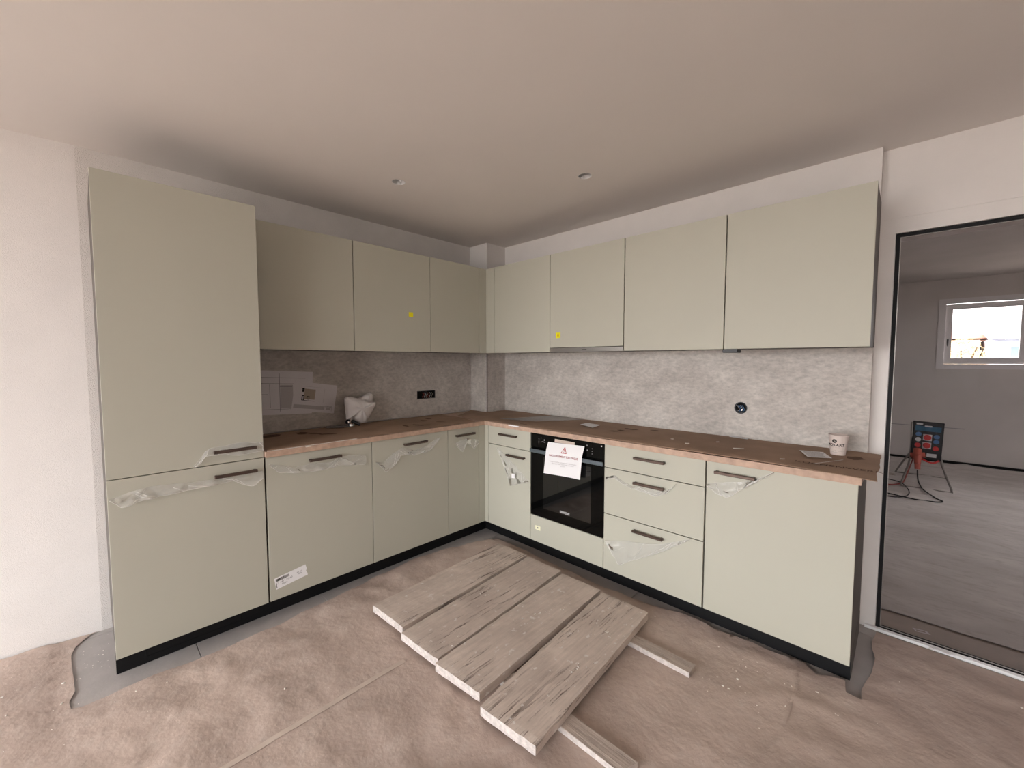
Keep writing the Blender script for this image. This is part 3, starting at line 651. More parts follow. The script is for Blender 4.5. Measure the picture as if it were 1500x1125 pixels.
# ---------------------------------------------------------------- peeled protective film
def film(top, bot, ax, seed, label, amp=.020):
    rnd = random.Random(seed)
    def res_(L, n):
        out = []; k = len(L) - 1
        for i in range(n + 1):
            t = i / n * k; a = min(int(t), k - 1); f = t - a; out.append((L[a][0] * (1 - f) + L[a + 1][0] * f, L[a][1] * (1 - f) + L[a + 1][1] * f))
        return out
    nu = (len(top) - 1) * 7; nv = 9; T = res_(top, nu); B = res_(bot, nu); bm = bmesh.new(); G = []
    for j in range(nv + 1):
        row = []
        for i in range(nu + 1):
            s = j / nv; a = T[i][0] * (1 - s) + B[i][0] * s; z = T[i][1] * (1 - s) + B[i][1] * s
            q = Vector((a * 16, z * 26, seed * 3.7)); r_ = abs(noise.noise(q)) + .45 * abs(noise.noise(q * 2.1)) + .10 * noise.noise(q * 4)
            w_ = DP + .0015 + amp * r_ * (.12 + .88 * math.sin(math.pi * min(1, s * .75 + .05))) + .010 * s
            jn = noise.noise_vector(Vector((a * 30, z * 30, seed + 9))) * .004
            row.append(bm.verts.new((w_, a + jn.x, z + jn.y) if ax == 'x' else (a + jn.x, -w_, z + jn.y)))
        G.append(row)
    for j in range(nv):
        for i in range(nu): bm.faces.new((G[j][i], G[j][i + 1], G[j + 1][i + 1], G[j + 1][i]))
    mb = MB(); W = [[v.co.copy() for v in row] for row in G]; mb.add(bm, 0)
    out = Vector((.0006, 0, 0)) if ax == 'x' else Vector((0, -.0006, 0))
    mb.tube([c + out for c in W[nv]][::2], .0009, 4, 1, 2)
    if rnd.random() < .6: mb.tube([c + out for c in W[0]][::2], .0006, 4, 1, 2)
    for k in range(max(5, nu // 6)):
        i = rnd.randint(1, nu - 2); j0 = rnd.randint(0, 4); pts = []
        dirn = rnd.choice((-1, 1, 2, -2))
        for j in range(j0, nv + 1):
            ii = min(nu, max(0, i + (dirn * (j - j0)) // 2)); pts.append(W[j][ii] + out)
        if len(pts) > 2: mb.tube(pts, rnd.uniform(.0004, .0009), 4, 1, 2)
    me = bpy.data.meshes.new('protective_film'); mb.bm.to_mesh(me); mb.bm.free()
    for p in me.polygons: p.use_smooth = True
    return tag(link('protective_film', me, None, [M['film'], M['crease_glint']]), label, 'film', 'peeled clear films on the cabinet fronts')
film([(-2.404, .907), (-2.38, .934), (-2.358, .969), (-2.33, .985), (-2.27, .986), (-2.212, .994), (-2.165, .987), (-2.113, .983)], [(-2.396, .904), (-2.375, .92), (-2.356, .946), (-2.326, .95), (-2.271, .947), (-2.226, .931), (-2.191, .934), (-2.114, .937)], 'x', 1, 'loose film bunched behind the upper handle of the tall cabinet')
film([(-2.692, .821), (-2.642, .832), (-2.585, .843), (-2.531, .846), (-2.444, .836), (-2.341, .834), (-2.252, .827), (-2.17, .83), (-2.117, .833)], [(-2.69, .818), (-2.647, .775), (-2.605, .792), (-2.514, .798), (-2.436, .802), (-2.342, .804), (-2.253, .808), (-2.172, .763), (-2.118, .794)], 'x', 2, 'long crumpled film across the lower door of the tall cabinet', .026)
film([(-2.089, .858), (-2.03, .843), (-1.97, .82), (-1.881, .824), (-1.769, .812), (-1.714, .835), (-1.639, .833), (-1.551, .818)], [(-2.079, .839), (-2.039, .807), (-1.97, .795), (-1.882, .78), (-1.796, .781), (-1.715, .789), (-1.64, .777), (-1.562, .762)], 'x', 3, 'crumpled film under the handle of the stickered base unit')
film([(-1.49, .762), (-1.437, .745), (-1.371, .796), (-1.302, .826), (-1.207, .796), (-1.107, .807), (-1.068, .829), (-1.002, .855)], [(-1.48, .753), (-1.422, .686), (-1.361, .723), (-1.308, .781), (-1.208, .764), (-1.095, .773), (-1.062, .795), (-.995, .849)], 'x', 4, 'slanting twisted film around the sink unit handle')
film([(-.856, .787), (-.804, .808), (-.744, .812), (-.682, .801), (-.635, .785)], [(-.848, .768), (-.793, .715), (-.752, .782), (-.675, .72), (-.631, .769)], 'x', 5, 'two-pointed film tuft under the handle of the narrow corner unit')
film([(1.65, .693), (1.715, .718), (1.774, .689), (1.835, .677), (1.927, .682), (2.014, .693), (2.051, .709), (2.08, .745)], [(1.655, .679), (1.715, .707), (1.774, .675), (1.84, .665), (1.919, .656), (1.976, .65), (2.037, .687), (2.084, .74)], 'y', 6, 'thin zigzag film on the middle drawer right of the oven', .012)
film([(1.656, .301), (1.763, .328), (1.892, .354), (2.005, .386), (2.08, .422), (2.124, .443), (2.166, .463)], [(1.661, .294), (1.704, .244), (1.752, .182), (1.877, .261), (2.006, .344), (2.081, .399), (2.168, .462)], 'y', 7, 'triangular film flap hanging on the bottom drawer')
film([(2.244, .78), (2.292, .794), (2.367, .813), (2.414, .822), (2.454, .841), (2.493, .868), (2.528, .891)], [(2.247, .77), (2.287, .737), (2.332, .73), (2.368, .752), (2.421, .804), (2.488, .854), (2.529, .889)], 'y', 8, 'shiny film flap under the handle of the right end cabinet')
fb = film([(.703, .738), (.784, .692), (.884, .632), (.967, .576), (1.027, .541)], [(.707, .731), (.752, .661), (.802, .57), (.845, .467), (1.023, .532)], 'y', 9, 'hanging triangular film with a white square on the door left of the oven', .014)
MB().prism([(-.016, -.018), (.018, -.014), (.014, .018), (-.018, .014)], .0008, FY(-.582, .893, .556)).build('sticker', M['white_paper'], fb, label='small white square')
t_ = fb['label']

# ---------------------------------------------------------------- drawings taped on the left backsplash
def quad(pts, h=.0006): return MB().prism(pts, h, FX(.0024))
dA = tag(MB().prism([(-2.06, 1.347), (-1.65, 1.325), (-1.664, 1.040), (-2.06, 1.060)], .0006, FX(.0024)).build('plan_drawing', M['grey_paper']), 'large faint plan drawing taped to the backsplash beside the tall cabinet', 'drawing')
b = MB()
for p in ([(-1.99, 1.30), (-1.70, 1.285), (-1.70, 1.283), (-1.99, 1.298)], [(-1.985, 1.26), (-1.775, 1.25), (-1.775, 1.246), (-1.985, 1.256)], [(-1.862, 1.32), (-1.859, 1.32), (-1.859, 1.07), (-1.862, 1.07)], [(-1.92, 1.25), (-1.917, 1.25), (-1.917, 1.10), (-1.92, 1.10)], [(-2.05, 1.093), (-1.78, 1.083), (-1.78, 1.081), (-2.05, 1.091)], [(-1.86, 1.235), (-1.785, 1.231), (-1.785, 1.228), (-1.86, 1.232)], [(-2.0, 1.19), (-1.93, 1.187), (-1.93, 1.185), (-2.0, 1.188)]): b.prism(p, .0003, FX(.0033))
b.build('drawn_lines', M['grey_ink'], dA)
MB().prism([(-1.857, 1.245), (-1.78, 1.242), (-1.78, 1.09), (-1.857, 1.09)], .0002, FX(.0033)).build('tinted_area', M['pale_ink'], dA)
FB = FX(.0042, -1.765, 1.268) @ Matrix.Rotation(R(-9), 4, 'Z')        # A4 sheet, local u to the right, v up from top-left corner
dB = tag(MB().prism([(0, 0), (.285, 0), (.285, -.200), (0, -.200)], .0006, FB).build('kitchen_drawing', M['white_paper']), 'smaller tilted kitchen elevation drawing taped over the plan drawing', 'drawing')
dB.data.materials.clear(); dB.data.materials.append(M['grey_paper'])
FB2 = FB @ Matrix.Translation((0, 0, .0008))
def bits(lst, m, nm):
    b = MB()
    for (x0, y0, x1, y1) in lst: b.prism([(x0, y0), (x1, y0), (x1, y1), (x0, y1)], .0002, FB2)
    return b.build(nm, M[m], dB)
bits([(.068, -.045, .140, -.115)], 'tan_ink', 'printed_elevation')
bits([(.052, -.042, .067, -.055), (.052, -.058, .067, -.068), (.054, -.095, .060, -.122), (.066, -.095, .071, -.122), (.054, -.090, .071, -.096), (.054, -.121, .071, -.126), (.087, -.094, .105, -.099), (.087, -.112, .105, -.117), (.087, -.094, .092, -.117), (.100, -.094, .105, -.117), (.071, -.124, .140, -.127)], 'ink', 'printed_marks')
bits([(.010, -.155, .262, -.158), (.010, -.158, .215, -.180), (.215, -.150, .266, -.153), (.263, -.150, .266, -.188), (.225, -.165, .258, -.178), (.06, -.028, .20, -.0295), (.20, -.035, .2015, -.13)], 'pale_ink', 'title_block')
text('KÜCHE', .012, FB2 @ Matrix.Translation((.24, -.160, .0002)), M['grey_ink'], dB, ext=.0001)

# ---------------------------------------------------------------- wrapped tap
t = empty('wrapped_tap', (.10, -1.435, .936), 'kitchen tap wrapped in a white foam bag on the left worktop', 'tap')
b = MB(); b.cyl((.10, -1.435, .9385), (.10, -1.435, .950), .027, .025, 24); b.cyl((.10, -1.435, .950), (.10, -1.435, 1.03), .017, .016, 20); b.cyl((.10, -1.455, .962), (.118, -1.462, .968), .008, .006, 12)
b.build('tap_body', M['chrome'], t, True)
b = MB(); b.tube([(.118, -1.435, .972), (.14, -1.41, .958), (.15, -1.39, .946)], .010, 10); b.tube([(.10, -1.455, .985), (.12, -1.475, .972), (.125, -1.47, .96)], .008, 10); b.build('lever', M['black'], t, True)
def lobe(b, outl, x, th, seed):
    cy = sum(p[0] for p in outl) / len(outl); cz_ = sum(p[1] for p in outl) / len(outl); bm = bmesh.new(); P = []
    n = len(outl)
    for i in range(n):
        for k in range(5):
            f = k / 5; P.append((outl[i][0] * (1 - f) + outl[(i + 1) % n][0] * f, outl[i][1] * (1 - f) + outl[(i + 1) % n][1] * f))
    rings = []
    for s, w_ in ((.12, -1), (.45, -.95), (.8, -.7), (.97, -.3), (1, 0), (.97, .3), (.8, .7), (.45, .95), (.12, 1)):
        ring = []
        for (py, pz) in P:
            q = Vector((py * 22, pz * 22, seed + w_)); jn = noise.noise(q) * .012 + .5 * abs(noise.noise(q * 2.2)) * .010
            ring.append(bm.verts.new((x + w_ * th + jn * (1 if abs(w_) < 1.1 else 0), cy + (py - cy) * s + jn * .25, cz_ + (pz - cz_) * s + jn * .25)))
        rings.append(ring)
    m_ = len(P)
    for a in range(len(rings) - 1):
        for i in range(m_): bm.faces.new((rings[a][i], rings[a][(i + 1) % m_], rings[a + 1][(i + 1) % m_], rings[a + 1][i]))
    bm.faces.new(rings[0]); bm.faces.new(rings[-1][::-1]); bmesh.ops.recalc_face_normals(bm, faces=bm.faces[:])
    b.add(bm)
b = MB(); lobe(b, [(-1.490, 1.138), (-1.478, 1.149), (-1.444, 1.150), (-1.37, 1.124), (-1.307, 1.103), (-1.262, 1.098), (-1.262, 1.071), (-1.309, .990), (-1.340, .955), (-1.373, .951), (-1.42, .985), (-1.482, .990)], .125, .042, 3)
lobe(b, [(-1.42, 1.105), (-1.36, 1.128), (-1.270, 1.170), (-1.252, 1.166), (-1.250, 1.10), (-1.262, 1.065), (-1.34, 1.05)], .070, .030, 8)
b.build('foam_bag', M['foam'], t, True)
b = MB(); b.prism([(.03, -1.60), (.10, -1.60), (.16, -1.52), (.16, -1.455), (.06, -1.455), (.03, -1.5)], .0012, FZ(.9392)); o = b.build('plastic_offcut', M['film']); tag(o, 'translucent grey offcut lying flat left of the wrapped tap', 'plastic sheet')

# ---------------------------------------------------------------- paper cup
cx, cy, z0 = 2.722, -.165, .9412
t = empty('paper_cup', (cx, cy, z0), 'beige printed paper cup standing at the right end of the cardboard', 'cup')
prof = [(.0, .004), (.0285, .004), (.0285, 0), (.0300, 0), (.0395, .093), (.0400, .094), (.0415, .0955), (.0415, .0985), (.0395, .0995), (.0380, .097), (.0285, .008), (0, .008)]
bm = bmesh.new(); n = 36; rings = []
for r_, z in prof: rings.append([bm.verts.new((cx + max(r_, .0002) * math.cos(2 * math.pi * k / n), cy + max(r_, .0002) * math.sin(2 * math.pi * k / n), z0 + z)) for k in range(n)])
for i in range(len(rings) - 1):
    for k in range(n): bm.faces.new((rings[i][k], rings[i][(k + 1) % n], rings[i + 1][(k + 1) % n], rings[i + 1][k]))
b = MB(); b.add(bm); b.build('cup_body', M['cup'], t, True)
va = math.atan2(-2.7366 - cy, 2.9523 - cx)
def oncup(da, zc):
    def f(c):
        z = zc + c.y; r_ = .0300 + .0095 * z / .093 + .0005 + abs(c.z); a = va + da + c.x / .036
        return Vector((cx + r_ * math.cos(a), cy + r_ * math.sin(a), z0 + z))
    return f
text('MOKART', .0185, None, M['ink'], t, mapper=oncup(-.34, .050), bold=.0004)
text('COFFEE ROASTERS', .0045, None, M['tan_ink'], t, mapper=oncup(-.35, .0385))
b = MB(); b.prism(circ(0, 0, .0095, 20), .0002, holes=[[(-.004, -.001), (.004, -.001), (.004, .001), (-.004, .001)]]); o = b.build('logo', M['ink'], t); f = oncup(-.42, .070)
for v in o.data.vertices: v.co = f(v.co)
text('6 oz', .006, None, M['tan_ink'], t, mapper=oncup(-.38, .025)); text('please recycle this cup', .0035, None, M['grey_ink'], t, mapper=oncup(-.38, .015)); text('CAUTION HOT', .0045, None, M['tan_ink'], t, mapper=oncup(.42, .020))

# ---------------------------------------------------------------- ceiling light holes
for i, (x, y) in enumerate(HOLES):
    t = empty('downlight_socket', (x, y, H), ['open round downlight hole in the ceiling, nearer the left cabinets', 'open round downlight hole in the ceiling, nearer the right cabinets'][i], 'light fitting', 'open downlight holes in the ceiling')
    MB().prism(circ(0, 0, .0388), .030, FZ(H + .0002, x, y), holes=[circ(0, 0, .0370)]).build('sleeve', M['white'], t, True)
    MB().cyl((x, y, H + .0305), (x, y, H + .034), .0385, n=24).build('housing_top', M['gap'], t)
    if i == 0: MB().tube([(x, y, H + .030), (x - .004, y - .01, H + .018), (x + .016, y - .005, H + .008), (x + .022, y + .006, H + .002)], .006, 8).build('wire', M['white'], t, True)

# ---------------------------------------------------------------- floor coverings
PLK = [((.900, -1.698), (1.180, -1.683), (1.116, -.679), (.845, -.691)), ((1.213, -1.714), (1.486, -1.696), (1.415, -.689), (1.138, -.690)),
       ((1.500, -1.716), (1.764, -1.689), (1.714, -.704), (1.441, -.709)), ((1.812, -1.731), (2.075, -1.706), (2.014, -.714), (1.733, -.716))]
BAT = [((.95, -.935), (2.313, -.940), (2.316, -.872), (.95, -.860)), ((.98, -1.548), (2.31, -1.548), (2.34, -1.475), (.98, -1.473))]
def flat(x, y):
    """1 under the boards, 0 away from them"""
    dx = max(.92 - x, 0, x - 2.40); dy = max(-1.62 - y, 0, y + .80); return max(0, 1 - math.hypot(dx, dy) / .12)
def pz(x, y):
    q = Vector((x * 4.2, y * 4.2, 1.3)); wv = noise.noise_vector(q * .6)
    q2 = q + wv * .8
    a = (1 - abs(noise.noise(q2))) ** 3; b_ = (1 - abs(noise.noise(q2 * 2.3))) ** 3; c = noise.noise(q2 * 4.1)
    z = .0035 + .0095 * a + .0045 * b_ + .0018 * c
    k = flat(x, y); z = z * (1 - k) + .0022 * k
    if x > 2.6: k = max(0, min(1, (y + .12) / .12)); z = z * (1 - k) + .003 * k
    k = max(0, 1 - abs(x - 1.318) / .10) * .75; z = z * (1 - k) + .004 * k
    if x < .66 and y > -2.9 and y < -2.7: z = min(z, .006)
    return max(z, .0018)
pres = lambda x, y: .034 if y > -3.1 else .25
lw = [(nearx(FY0) + .02, FY0 + .05), (nearx(-4.5) + .012, -4.5), (nearx(-3.6) + .010, -3.6), (nearx(-3.1) + .008, -3.1), (-.008, -2.745)]
pA = lw + [(-.0, -2.775), (.081, -2.826), (.150, -2.838), (.233, -2.836), (.35, -2.828), (.471, -2.822), (.533, -2.838), (.585, -2.832), (.603, -2.802), (.602, -2.681), (.617, -2.406), (.613, -2.077), (.584, -1.889), (.571, -1.672), (.541, -1.529), (.52, -1.35), (.509, -1.186), (.538, -.972), (.616, -.708), (.689, -.545), (1.0, -.55), (1.3175, -.56), (1.3175, FY0 + .05)]
pB = [(1.3185, FY0 + .05), (1.3185, -.56), (1.659, -.57), (1.993, -.548), (2.10, -.515), (2.197, -.503), (2.28, -.520), (2.354, -.519), (2.455, -.499), (2.56, -.505), (2.672, -.486), (2.672, FY0 + .05)]
pC = [(2.662, FY0 + .05), (2.662, -.486), (2.717, -.540), (2.77, -.505), (2.813, -.504), (2.823, -.581), (2.873, -.581), (2.868, -.52), (2.875, -.463), (2.893, -.35), (2.900, -.224), (2.884, -.15), (2.881, -.087), (2.887, -.02), (2.893, .045), (3.6, .050), (EX - .05, .052), (EX - .05, FY0 + .05)]
for pl, lb in ((pA, 'brown kraft floor paper between the left wall and the taped seam'), (pB, 'brown kraft floor paper under the wooden boards'), (pC, 'brown kraft floor paper in front of the glazed door')):
    tag(sheet('floor_paper', pl[::-1], pz if pl is not pC else (lambda x, y: pz(x, y) + .0022), [M['kraft']], pres), lb, 'floor paper', None)
def strip(name, x, y0, y1, wd, m, label):
    bm = bmesh.new(); prev = None; y = y0
    while y <= y1 + 1e-6:
        row = [bm.verts.new((x + dx, y, pz(x + dx, y) + .0022 + .0006 * (abs(dx) < wd * .3))) for dx in (-wd / 2, -wd / 6, wd / 6, wd / 2)]
        if prev:
            for i in range(3): bm.faces.new((prev[i], prev[i + 1], row[i + 1], row[i]))
        prev = row; y += .03
    me = bpy.data.meshes.new(name); bm.to_mesh(me); bm.free()
    for p in me.polygons: p.use_smooth = True
    tag(link(name, me, None, [m]), label, 'tape')
strip('seam_tape', 1.318, -3.8, -1.74, .024, M['tape'], 'pale tape over the floor paper seam leading to the boards')

# wooden boards and battens
def board(name, q, z0, z1, mats, nx, ny, seed, label, group, amp=.003, ends=(0,)):
    bm = bmesh.new(); top = []; bot = []
    for lay, zz, st in ((0, z1, top), (1, z0, bot)):
        for j in range(ny + 1):
            row = []
            for i in range(nx + 1):
                u = i / nx; v = j / ny
                x = (q[0][0] * (1 - u) + q[1][0] * u) * (1 - v) + (q[3][0] * (1 - u) + q[2][0] * u) * v
                y = (q[0][1] * (1 - u) + q[1][1] * u) * (1 - v) + (q[3][1] * (1 - u) + q[2][1] * u) * v
                e = noise.noise(Vector((x * 14, y * 14, seed))); e2 = noise.noise(Vector((x * 40, y * 40, seed + 5)))
                if u in (0, 1): x += (amp * e + amp * .5 * e2) * (1.0 if lay == 0 else .6)
                if v in (0, 1): y += amp * .6 * e + amp * .8 * e2
                z = zz
                if lay == 0:
                    z += .0012 * e + .0008 * e2
                    if u in (0, 1) or v in (0, 1): z -= .0015 + .002 * abs(e2)
                row.append(bm.verts.new((x, y, z)))
            st.append(row)
    for j in range(ny):
        for i in range(nx):
            bm.faces.new((top[j][i], top[j][i + 1], top[j + 1][i + 1], top[j + 1][i])); bm.faces.new((bot[j][i], bot[j + 1][i], bot[j + 1][i + 1], bot[j][i + 1]))
    for i in range(nx):
        f1 = bm.faces.new((bot[0][i], bot[0][i + 1], top[0][i + 1], top[0][i])); f2 = bm.faces.new((top[ny][i], top[ny][i + 1], bot[ny][i + 1], bot[ny][i]))
        if 0 in ends: f1.material_index = 1; f2.material_index = 1
    for j in range(ny):
        f1 = bm.faces.new((top[j][0], top[j + 1][0], bot[j + 1][0], bot[j][0])); f2 = bm.faces.new((bot[j][nx], bot[j + 1][nx], top[j + 1][nx], top[j][nx]))
    if 1 in ends:
        for i in range(nx): pass
    bmesh.ops.recalc_face_normals(bm, faces=bm.faces[:])
    me = bpy.data.meshes.new(name); bm.to_mesh(me); bm.free()
    cx_ = sum(p[0] for p in q) / 4; cy_ = sum(p[1] for p in q) / 4
    me.transform(Matrix.Translation((-cx_, -cy_, -z0))); o = link(name, me, None, mats); o.location = (cx_, cy_, z0)
    return tag(o, label, 'wooden board', group)
LB = ['leftmost weathered scaffold board of the row, nearest the left cabinets', 'second weathered scaffold board from the left cabinets', 'third weathered scaffold board, dusty with white plaster marks', 'heavily cracked scaffold board at the right of the row, nearest the camera']
for k, q in enumerate(PLK): board('scaffold_board', q, .0305, .0700, [M['plank'], M['sawn_wood']], 10, 34, 3 + k, LB[k], 'weathered boards lying in a row on two battens', .0045)
for k, q in enumerate(BAT):
    o = board('batten', q, .0035, .0285, [M['batten'], M['batten']], 4, 30, 20 + k, ['wooden batten under the far ends of the boards', 'wooden batten under the near ends of the boards'][k], 'battens carrying the boards', .001)
    o.data.materials.append(M['sawn_wood'])
    for p in o.data.polygons:
        if p.normal.y < -.9 : p.material_index = 2  # near long side of each batten takes the paler wood
# plaster crumbs: one stuff object
b = bmesh.new(); rnd = random.Random(5)
def crumb(x, y, z, s):
    m_ = Matrix.Translation((x, y, z + s * .35)) @ Matrix.Rotation(rnd.uniform(0, 6), 4, 'Z') @ Matrix.Diagonal((s, s * rnd.uniform(.4, 1), s * rnd.uniform(.25, .6), 1))
    bmesh.ops.create_icosphere(b, subdivisions=1, radius=1, matrix=m_)
for k in range(260):
    if rnd.random() < .4: x = rnd.gauss(2.45, .28); y = rnd.gauss(-.75, .22)
    elif rnd.random() < .5: x = rnd.gauss(.45, .35); y = rnd.gauss(-2.85, .25)
    else: x = rnd.uniform(.0, 4.2); y = rnd.uniform(-3.2, .0)
    if y > -.62 and x < 2.9 or (x < .66 and y > -2.8) or (x < 0) or (.83 < x < 2.35 and -1.75 < y < -.66): continue
    crumb(x, y, pz(x, y), rnd.choice([.0015, .002, .0025, .003, .004, .006]))
for k in range(30): crumb(rnd.uniform(.05, .4), rnd.uniform(-2.82, -2.71), .0, rnd.choice([.0015, .002, .003]))
me = bpy.data.meshes.new('plaster_crumbs'); b.to_mesh(me); b.free()
tag(link('plaster_crumbs', me, None, [M['crumb']]), 'white plaster crumbs scattered over the floor paper', 'debris', None, 'stuff')
b = bmesh.new()
for (x, y) in [(1.62, -1.10), (1.635, -1.08), (1.60, -1.13), (1.55, -1.24), (1.95, -1.02), (1.97, -1.0), (1.93, -1.05), (1.98, -1.28), (1.965, -1.33), (1.45, -1.55), (1.25, -1.2), (1.86, -.85), (1.66, -1.0)]:
    for k in range(4): crumb(x + rnd.gauss(0, .012), y + rnd.gauss(0, .02), .071, rnd.choice([.002, .003, .005]))
me = bpy.data.meshes.new('plaster_crumbs'); b.to_mesh(me); b.free()
tag(link('plaster_crumbs', me, None, [M['crumb']]), 'white plaster flakes lying on top of the wooden boards', 'debris', None, 'stuff')

# ---------------------------------------------------------------- far room floor cover
def fz(x, y):
    q = Vector((x * 1.6, y * 3.6, 4.2)); q2 = q + noise.noise_vector(q * .7) * .9
    z = .004 + .024 * (1 - abs(noise.noise(q2))) ** 3 + .006 * (1 - abs(noise.noise(q2 * 2.4))) ** 2
    if y < .42: z = .003 + z * .35
    return z
tag(sheet('floor_fleece', wob([(1.05, .315), (6.35, .365), (6.35, 5.34), (1.05, 5.34)], .012, 6, .15), fz, [M['fleece']], lambda x, y: .055), 'wrinkled grey protective fleece over the floor beyond the glass', 'floor fleece')
# fallen tile spacer seen through the glass
tag(MB().prism([(0, 0), (.055, .014), (.040, .038), (-.012, .026)], .002, FZ(.0004, 3.04, .20), holes=[[(.004, .006), (.042, .016), (.034, .030), (-.002, .021)]]).build('paper_label', M['grey_paper']), 'small torn paper frame lying just behind the glass', 'paper')

# ---------------------------------------------------------------- power distribution board on its stand
t = empty('power_distributor', (3.14, 3.85, .012), 'black power distribution box with red and blue sockets on a tubular stand', 'distributor')
FBx = Matrix.Translation((3.142, 3.83, .29)) @ Matrix.Rotation(R(2), 4, 'Y') @ Matrix.Rotation(R(-8), 4, 'X') @ FY(0)
def pb(name, x0, x1, z0, z1, h, w0, m, par=t): return MB().prism([(x0, z0), (x1, z0), (x1, z1), (x0, z1)], h, FBx @ Matrix.Translation((0, 0, w0))).build(name, M[m], par)
pb('housing', -.125, .125, 0, .425, .18, -.18, 'rubber')
pnl = pb('face_panel', -.112, .112, .075, .412, .006, 0, 'black')
pb('flap_window', -.105, .105, .315, .372, .004, .0062, 'teal', pnl)
pb('label_strip', -.098, -.045, .385, .400, .002, .0062, 'socket_white', pnl); pb('label_strip', -.030, .030, .365, .380, .002, .0106, 'socket_white', pnl)
def sock(x, z, r_, m, sq=None):
    b = MB()
    if sq: b.prism([(x - sq, z - sq), (x + sq, z - sq), (x + sq, z + sq), (x - sq, z + sq)], .008, FBx @ Matrix.Translation((0, 0, .0062))); pl = b.build('socket_plate', M['socket_white'], t); b = MB()
    b.prism(circ(x, z, r_, 20), .020, FBx @ Matrix.Translation((0, 0, .0145 if sq else .0062))); b.build('socket', M[m], t)
sock(.0, .245, .032, 'socket_red', .036); sock(.0, .155, .032, 'socket_red', .036); sock(.073, .130, .025, 'socket_red'); sock(-.073, .150, .025, 'socket_red')
sock(-.073, .275, .024, 'socket_blue'); sock(-.073, .215, .024, 'socket_white'); sock(.073, .262, .024, 'socket_blue'); sock(.073, .205, .024, 'socket_blue')
pb('label_plate', .008, .085, .028, .068, .003, .001, 'socket_white')
MB().tube([(3.10, 3.80, .305), (3.155, 3.79, .272), (3.21, 3.80, .262), (3.25, 3.82, .290)], .010, 8).build('red_loop', M['socket_red'], t, True)
b = MB(); b.cyl((3.075, 3.79, .40), (3.078, 3.74, .33), .036, .036, 16); b.cyl((3.078, 3.74, .335), (3.080, 3.71, .25), .034, .028, 16); b.cyl((3.080, 3.71, .25), (3.082, 3.70, .19), .026, .024, 16)
b.cyl((3.02, 3.78, .325), (3.14, 3.78, .345), .030, .030, 16); b.build('plug', M['plug'], t, True)
b = MB()
b.tube([(3.02, 3.86, .70), (3.02, 3.86, .30), (2.985, 3.66, .14), (2.955, 3.52, .022), (3.0, 3.50, .020), (3.30, 3.51, .020), (3.345, 3.52, .022), (3.31, 3.66, .14), (3.262, 3.86, .30), (3.262, 3.95, .45)], .0095, 8, smooth=3)
b.tube([(3.02, 3.88, .34), (2.95, 4.05, .17), (2.90, 4.20, .022), (2.94, 4.23, .020), (3.29, 4.23, .020), (3.335, 4.20, .022), (3.30, 4.05, .17), (3.262, 3.90, .34)], .0095, 8, smooth=3)
b.build('stand', M['galv'], t, True)
def cable(pts, r_, m, label): tag(MB().tube([(x, y, fz(x, y) + r_ + .002 if z is None else z) for x, y, z in pts], r_, 6, smooth=5).build('cable', M[m], None, True), label, 'cable')
cable([(3.082, 3.70, .18), (3.090, 3.66, .08), (3.11, 3.60, None), (3.13, 3.40, None), (3.211, 3.147, None), (3.258, 3.05, None), (3.205, 2.985, None), (3.061, 2.93, None), (2.858, 3.04, None), (2.6, 3.2, None)], .006, 'rubber', 'black cable looping forward on the floor from the distributor')
cable([(3.045, 3.76, .30), (3.0, 3.70, .12), (2.97, 3.60, None), (2.90, 3.45, None), (2.80, 3.40, None), (2.6, 3.5, None)], .007, 'cable_red', 'red cable running left from the distributor plug')
cable([(2.55, 3.0, None), (2.85, 2.92, None), (2.98, 2.98, None), (3.02, 3.15, None), (3.00, 3.40, None), (2.94, 3.60, None), (2.80, 3.75, None), (2.55, 3.85, None)], .005, 'rubber', 'black cable coiled on the floor left of the distributor')

# ---------------------------------------------------------------- outside, seen through the far window
S_(MB().box(-90, 90, -90, 90, -3.3, -3.0).build('ground', M['yard']))
t = empty('red_roof_house', (3.6, 30, -3), 'house with an orange red tiled roof beyond the far window', 'house')
MB().box(.5, 5.55, 28.5, 35, -3, 2.45).build('wall', M['render2'], t)
rf = MB(); rf.prism([(-.1, 0), (6.6, 0), (5.75, .62), (.7, .62)], 5.5, Matrix(((1, 0, 0, 0), (0, 0, 1, 29), (0, 1, 0, 2.55), (0, 0, 0, 1)))); rf.build('roof', M['roof_red'], t)
for x in (4.0, 5.0): MB().box(x - .25, x + .25, 28.45, 28.52, .9, 1.9).build('window', M['glassdark'], t)
t = empty('grey_roof_house', (7.6, 28, -3), 'pale house with a slate blue roof beyond the far window', 'house')
MB().box(5.75, 10.5, 27.3, 33, -3, 2.42).build('wall', M['render'], t)
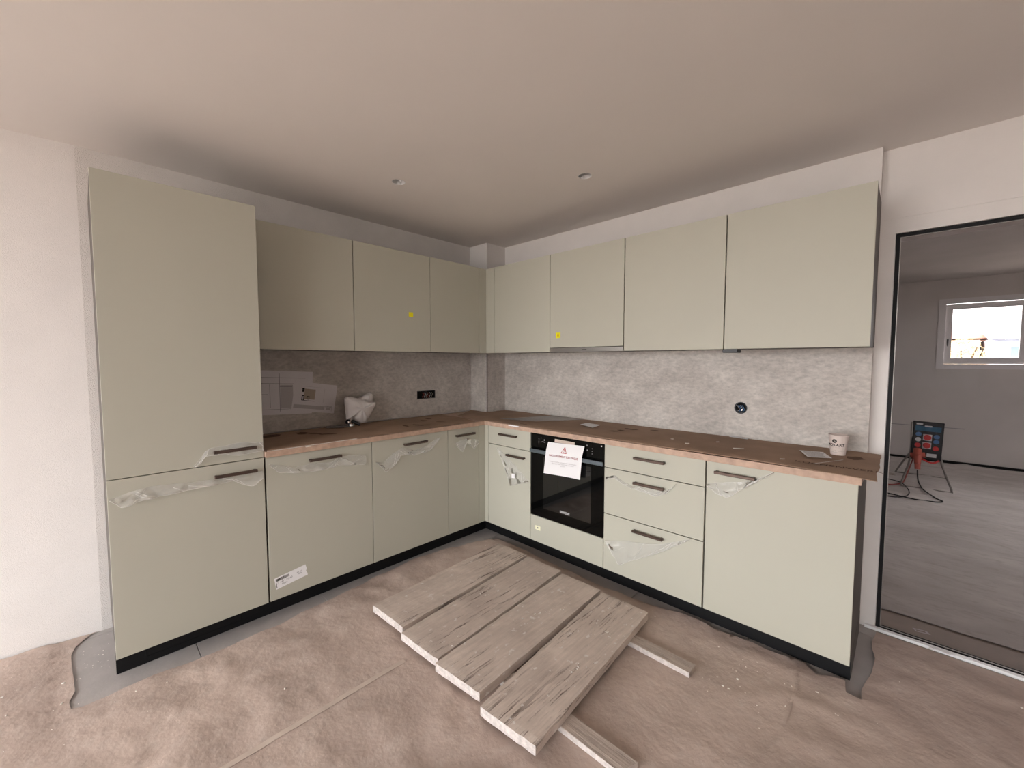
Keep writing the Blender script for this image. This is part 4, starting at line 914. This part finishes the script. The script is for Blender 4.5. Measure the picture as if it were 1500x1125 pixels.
rb = MB(); rb.prism([(0, 0), (3.2, .50), (3.2, .58), (0, .08)], 5.0, Matrix(((0, 0, 1, 5.65), (1, 0, 0, 26.8), (0, 1, 0, 2.42), (0, 0, 0, 1)))); roof = rb.build('roof', M['roof_grey'], t)
for k in range(16):
    MB().prism([(0, .09), (3.2, .59), (3.2, .63), (0, .13)], .05, Matrix(((0, 0, 1, 5.75 + .31 * k), (1, 0, 0, 26.8), (0, 1, 0, 2.42), (0, 0, 0, 1)))).build('roof_rib', M['render'], roof)
MB().box(5.75, 10.5, 26.9, 27.28, 2.20, 2.28).build('gutter', M['roof_grey'], t)
for x0, x1, m in ((5.85, 6.30, 'brickpink'), (6.42, 6.68, 'glassdark'), (7.4, 7.9, 'glassdark')): MB().box(x0, x1, 27.24, 27.31, 1.62, 2.05).build('window', M[m], t)
t = empty('autumn_tree', (4.55, 21.5, -3), 'yellow autumn tree in front of the red-roofed house', 'tree')
b = MB(); b.cyl((4.55, 21.5, -3), (4.55, 21.5, .8), .16, .09, 10)
for k in range(7):
    a = k * .9; b.cyl((4.55, 21.5, .2 + .1 * k), (4.55 + .5 * math.cos(a), 21.5 + .5 * math.sin(a), 1.2 + .12 * k), .05, .02, 6)
b.build('trunk', M['bark'], t)
bm = bmesh.new(); rnd = random.Random(3)
for k in range(2600):
    v = Vector((rnd.gauss(0, 1), rnd.gauss(0, 1), rnd.gauss(0, 1))); v.normalize(); v *= rnd.uniform(.45, 1) ** .5
    c = Vector((4.50 + .72 * v.x, 21.5 + .7 * v.y, 1.35 + .98 * v.z)); s = rnd.uniform(.025, .05); m_ = Matrix.Translation(c) @ Matrix.Rotation(rnd.uniform(0, 6), 4, Vector((rnd.random(), rnd.random(), rnd.random() + .1)).normalized())
    vs = [bm.verts.new(m_ @ Vector(p)) for p in ((-s, 0, 0), (0, -s * .6, 0), (s, 0, 0), (0, s * .6, 0))]; bm.faces.new(vs)
me = bpy.data.meshes.new('foliage'); bm.to_mesh(me); bm.free(); o = link('foliage', me, t, [M['leaf']]); o['kind'] = 'stuff'
bpy.context.view_layer.update()
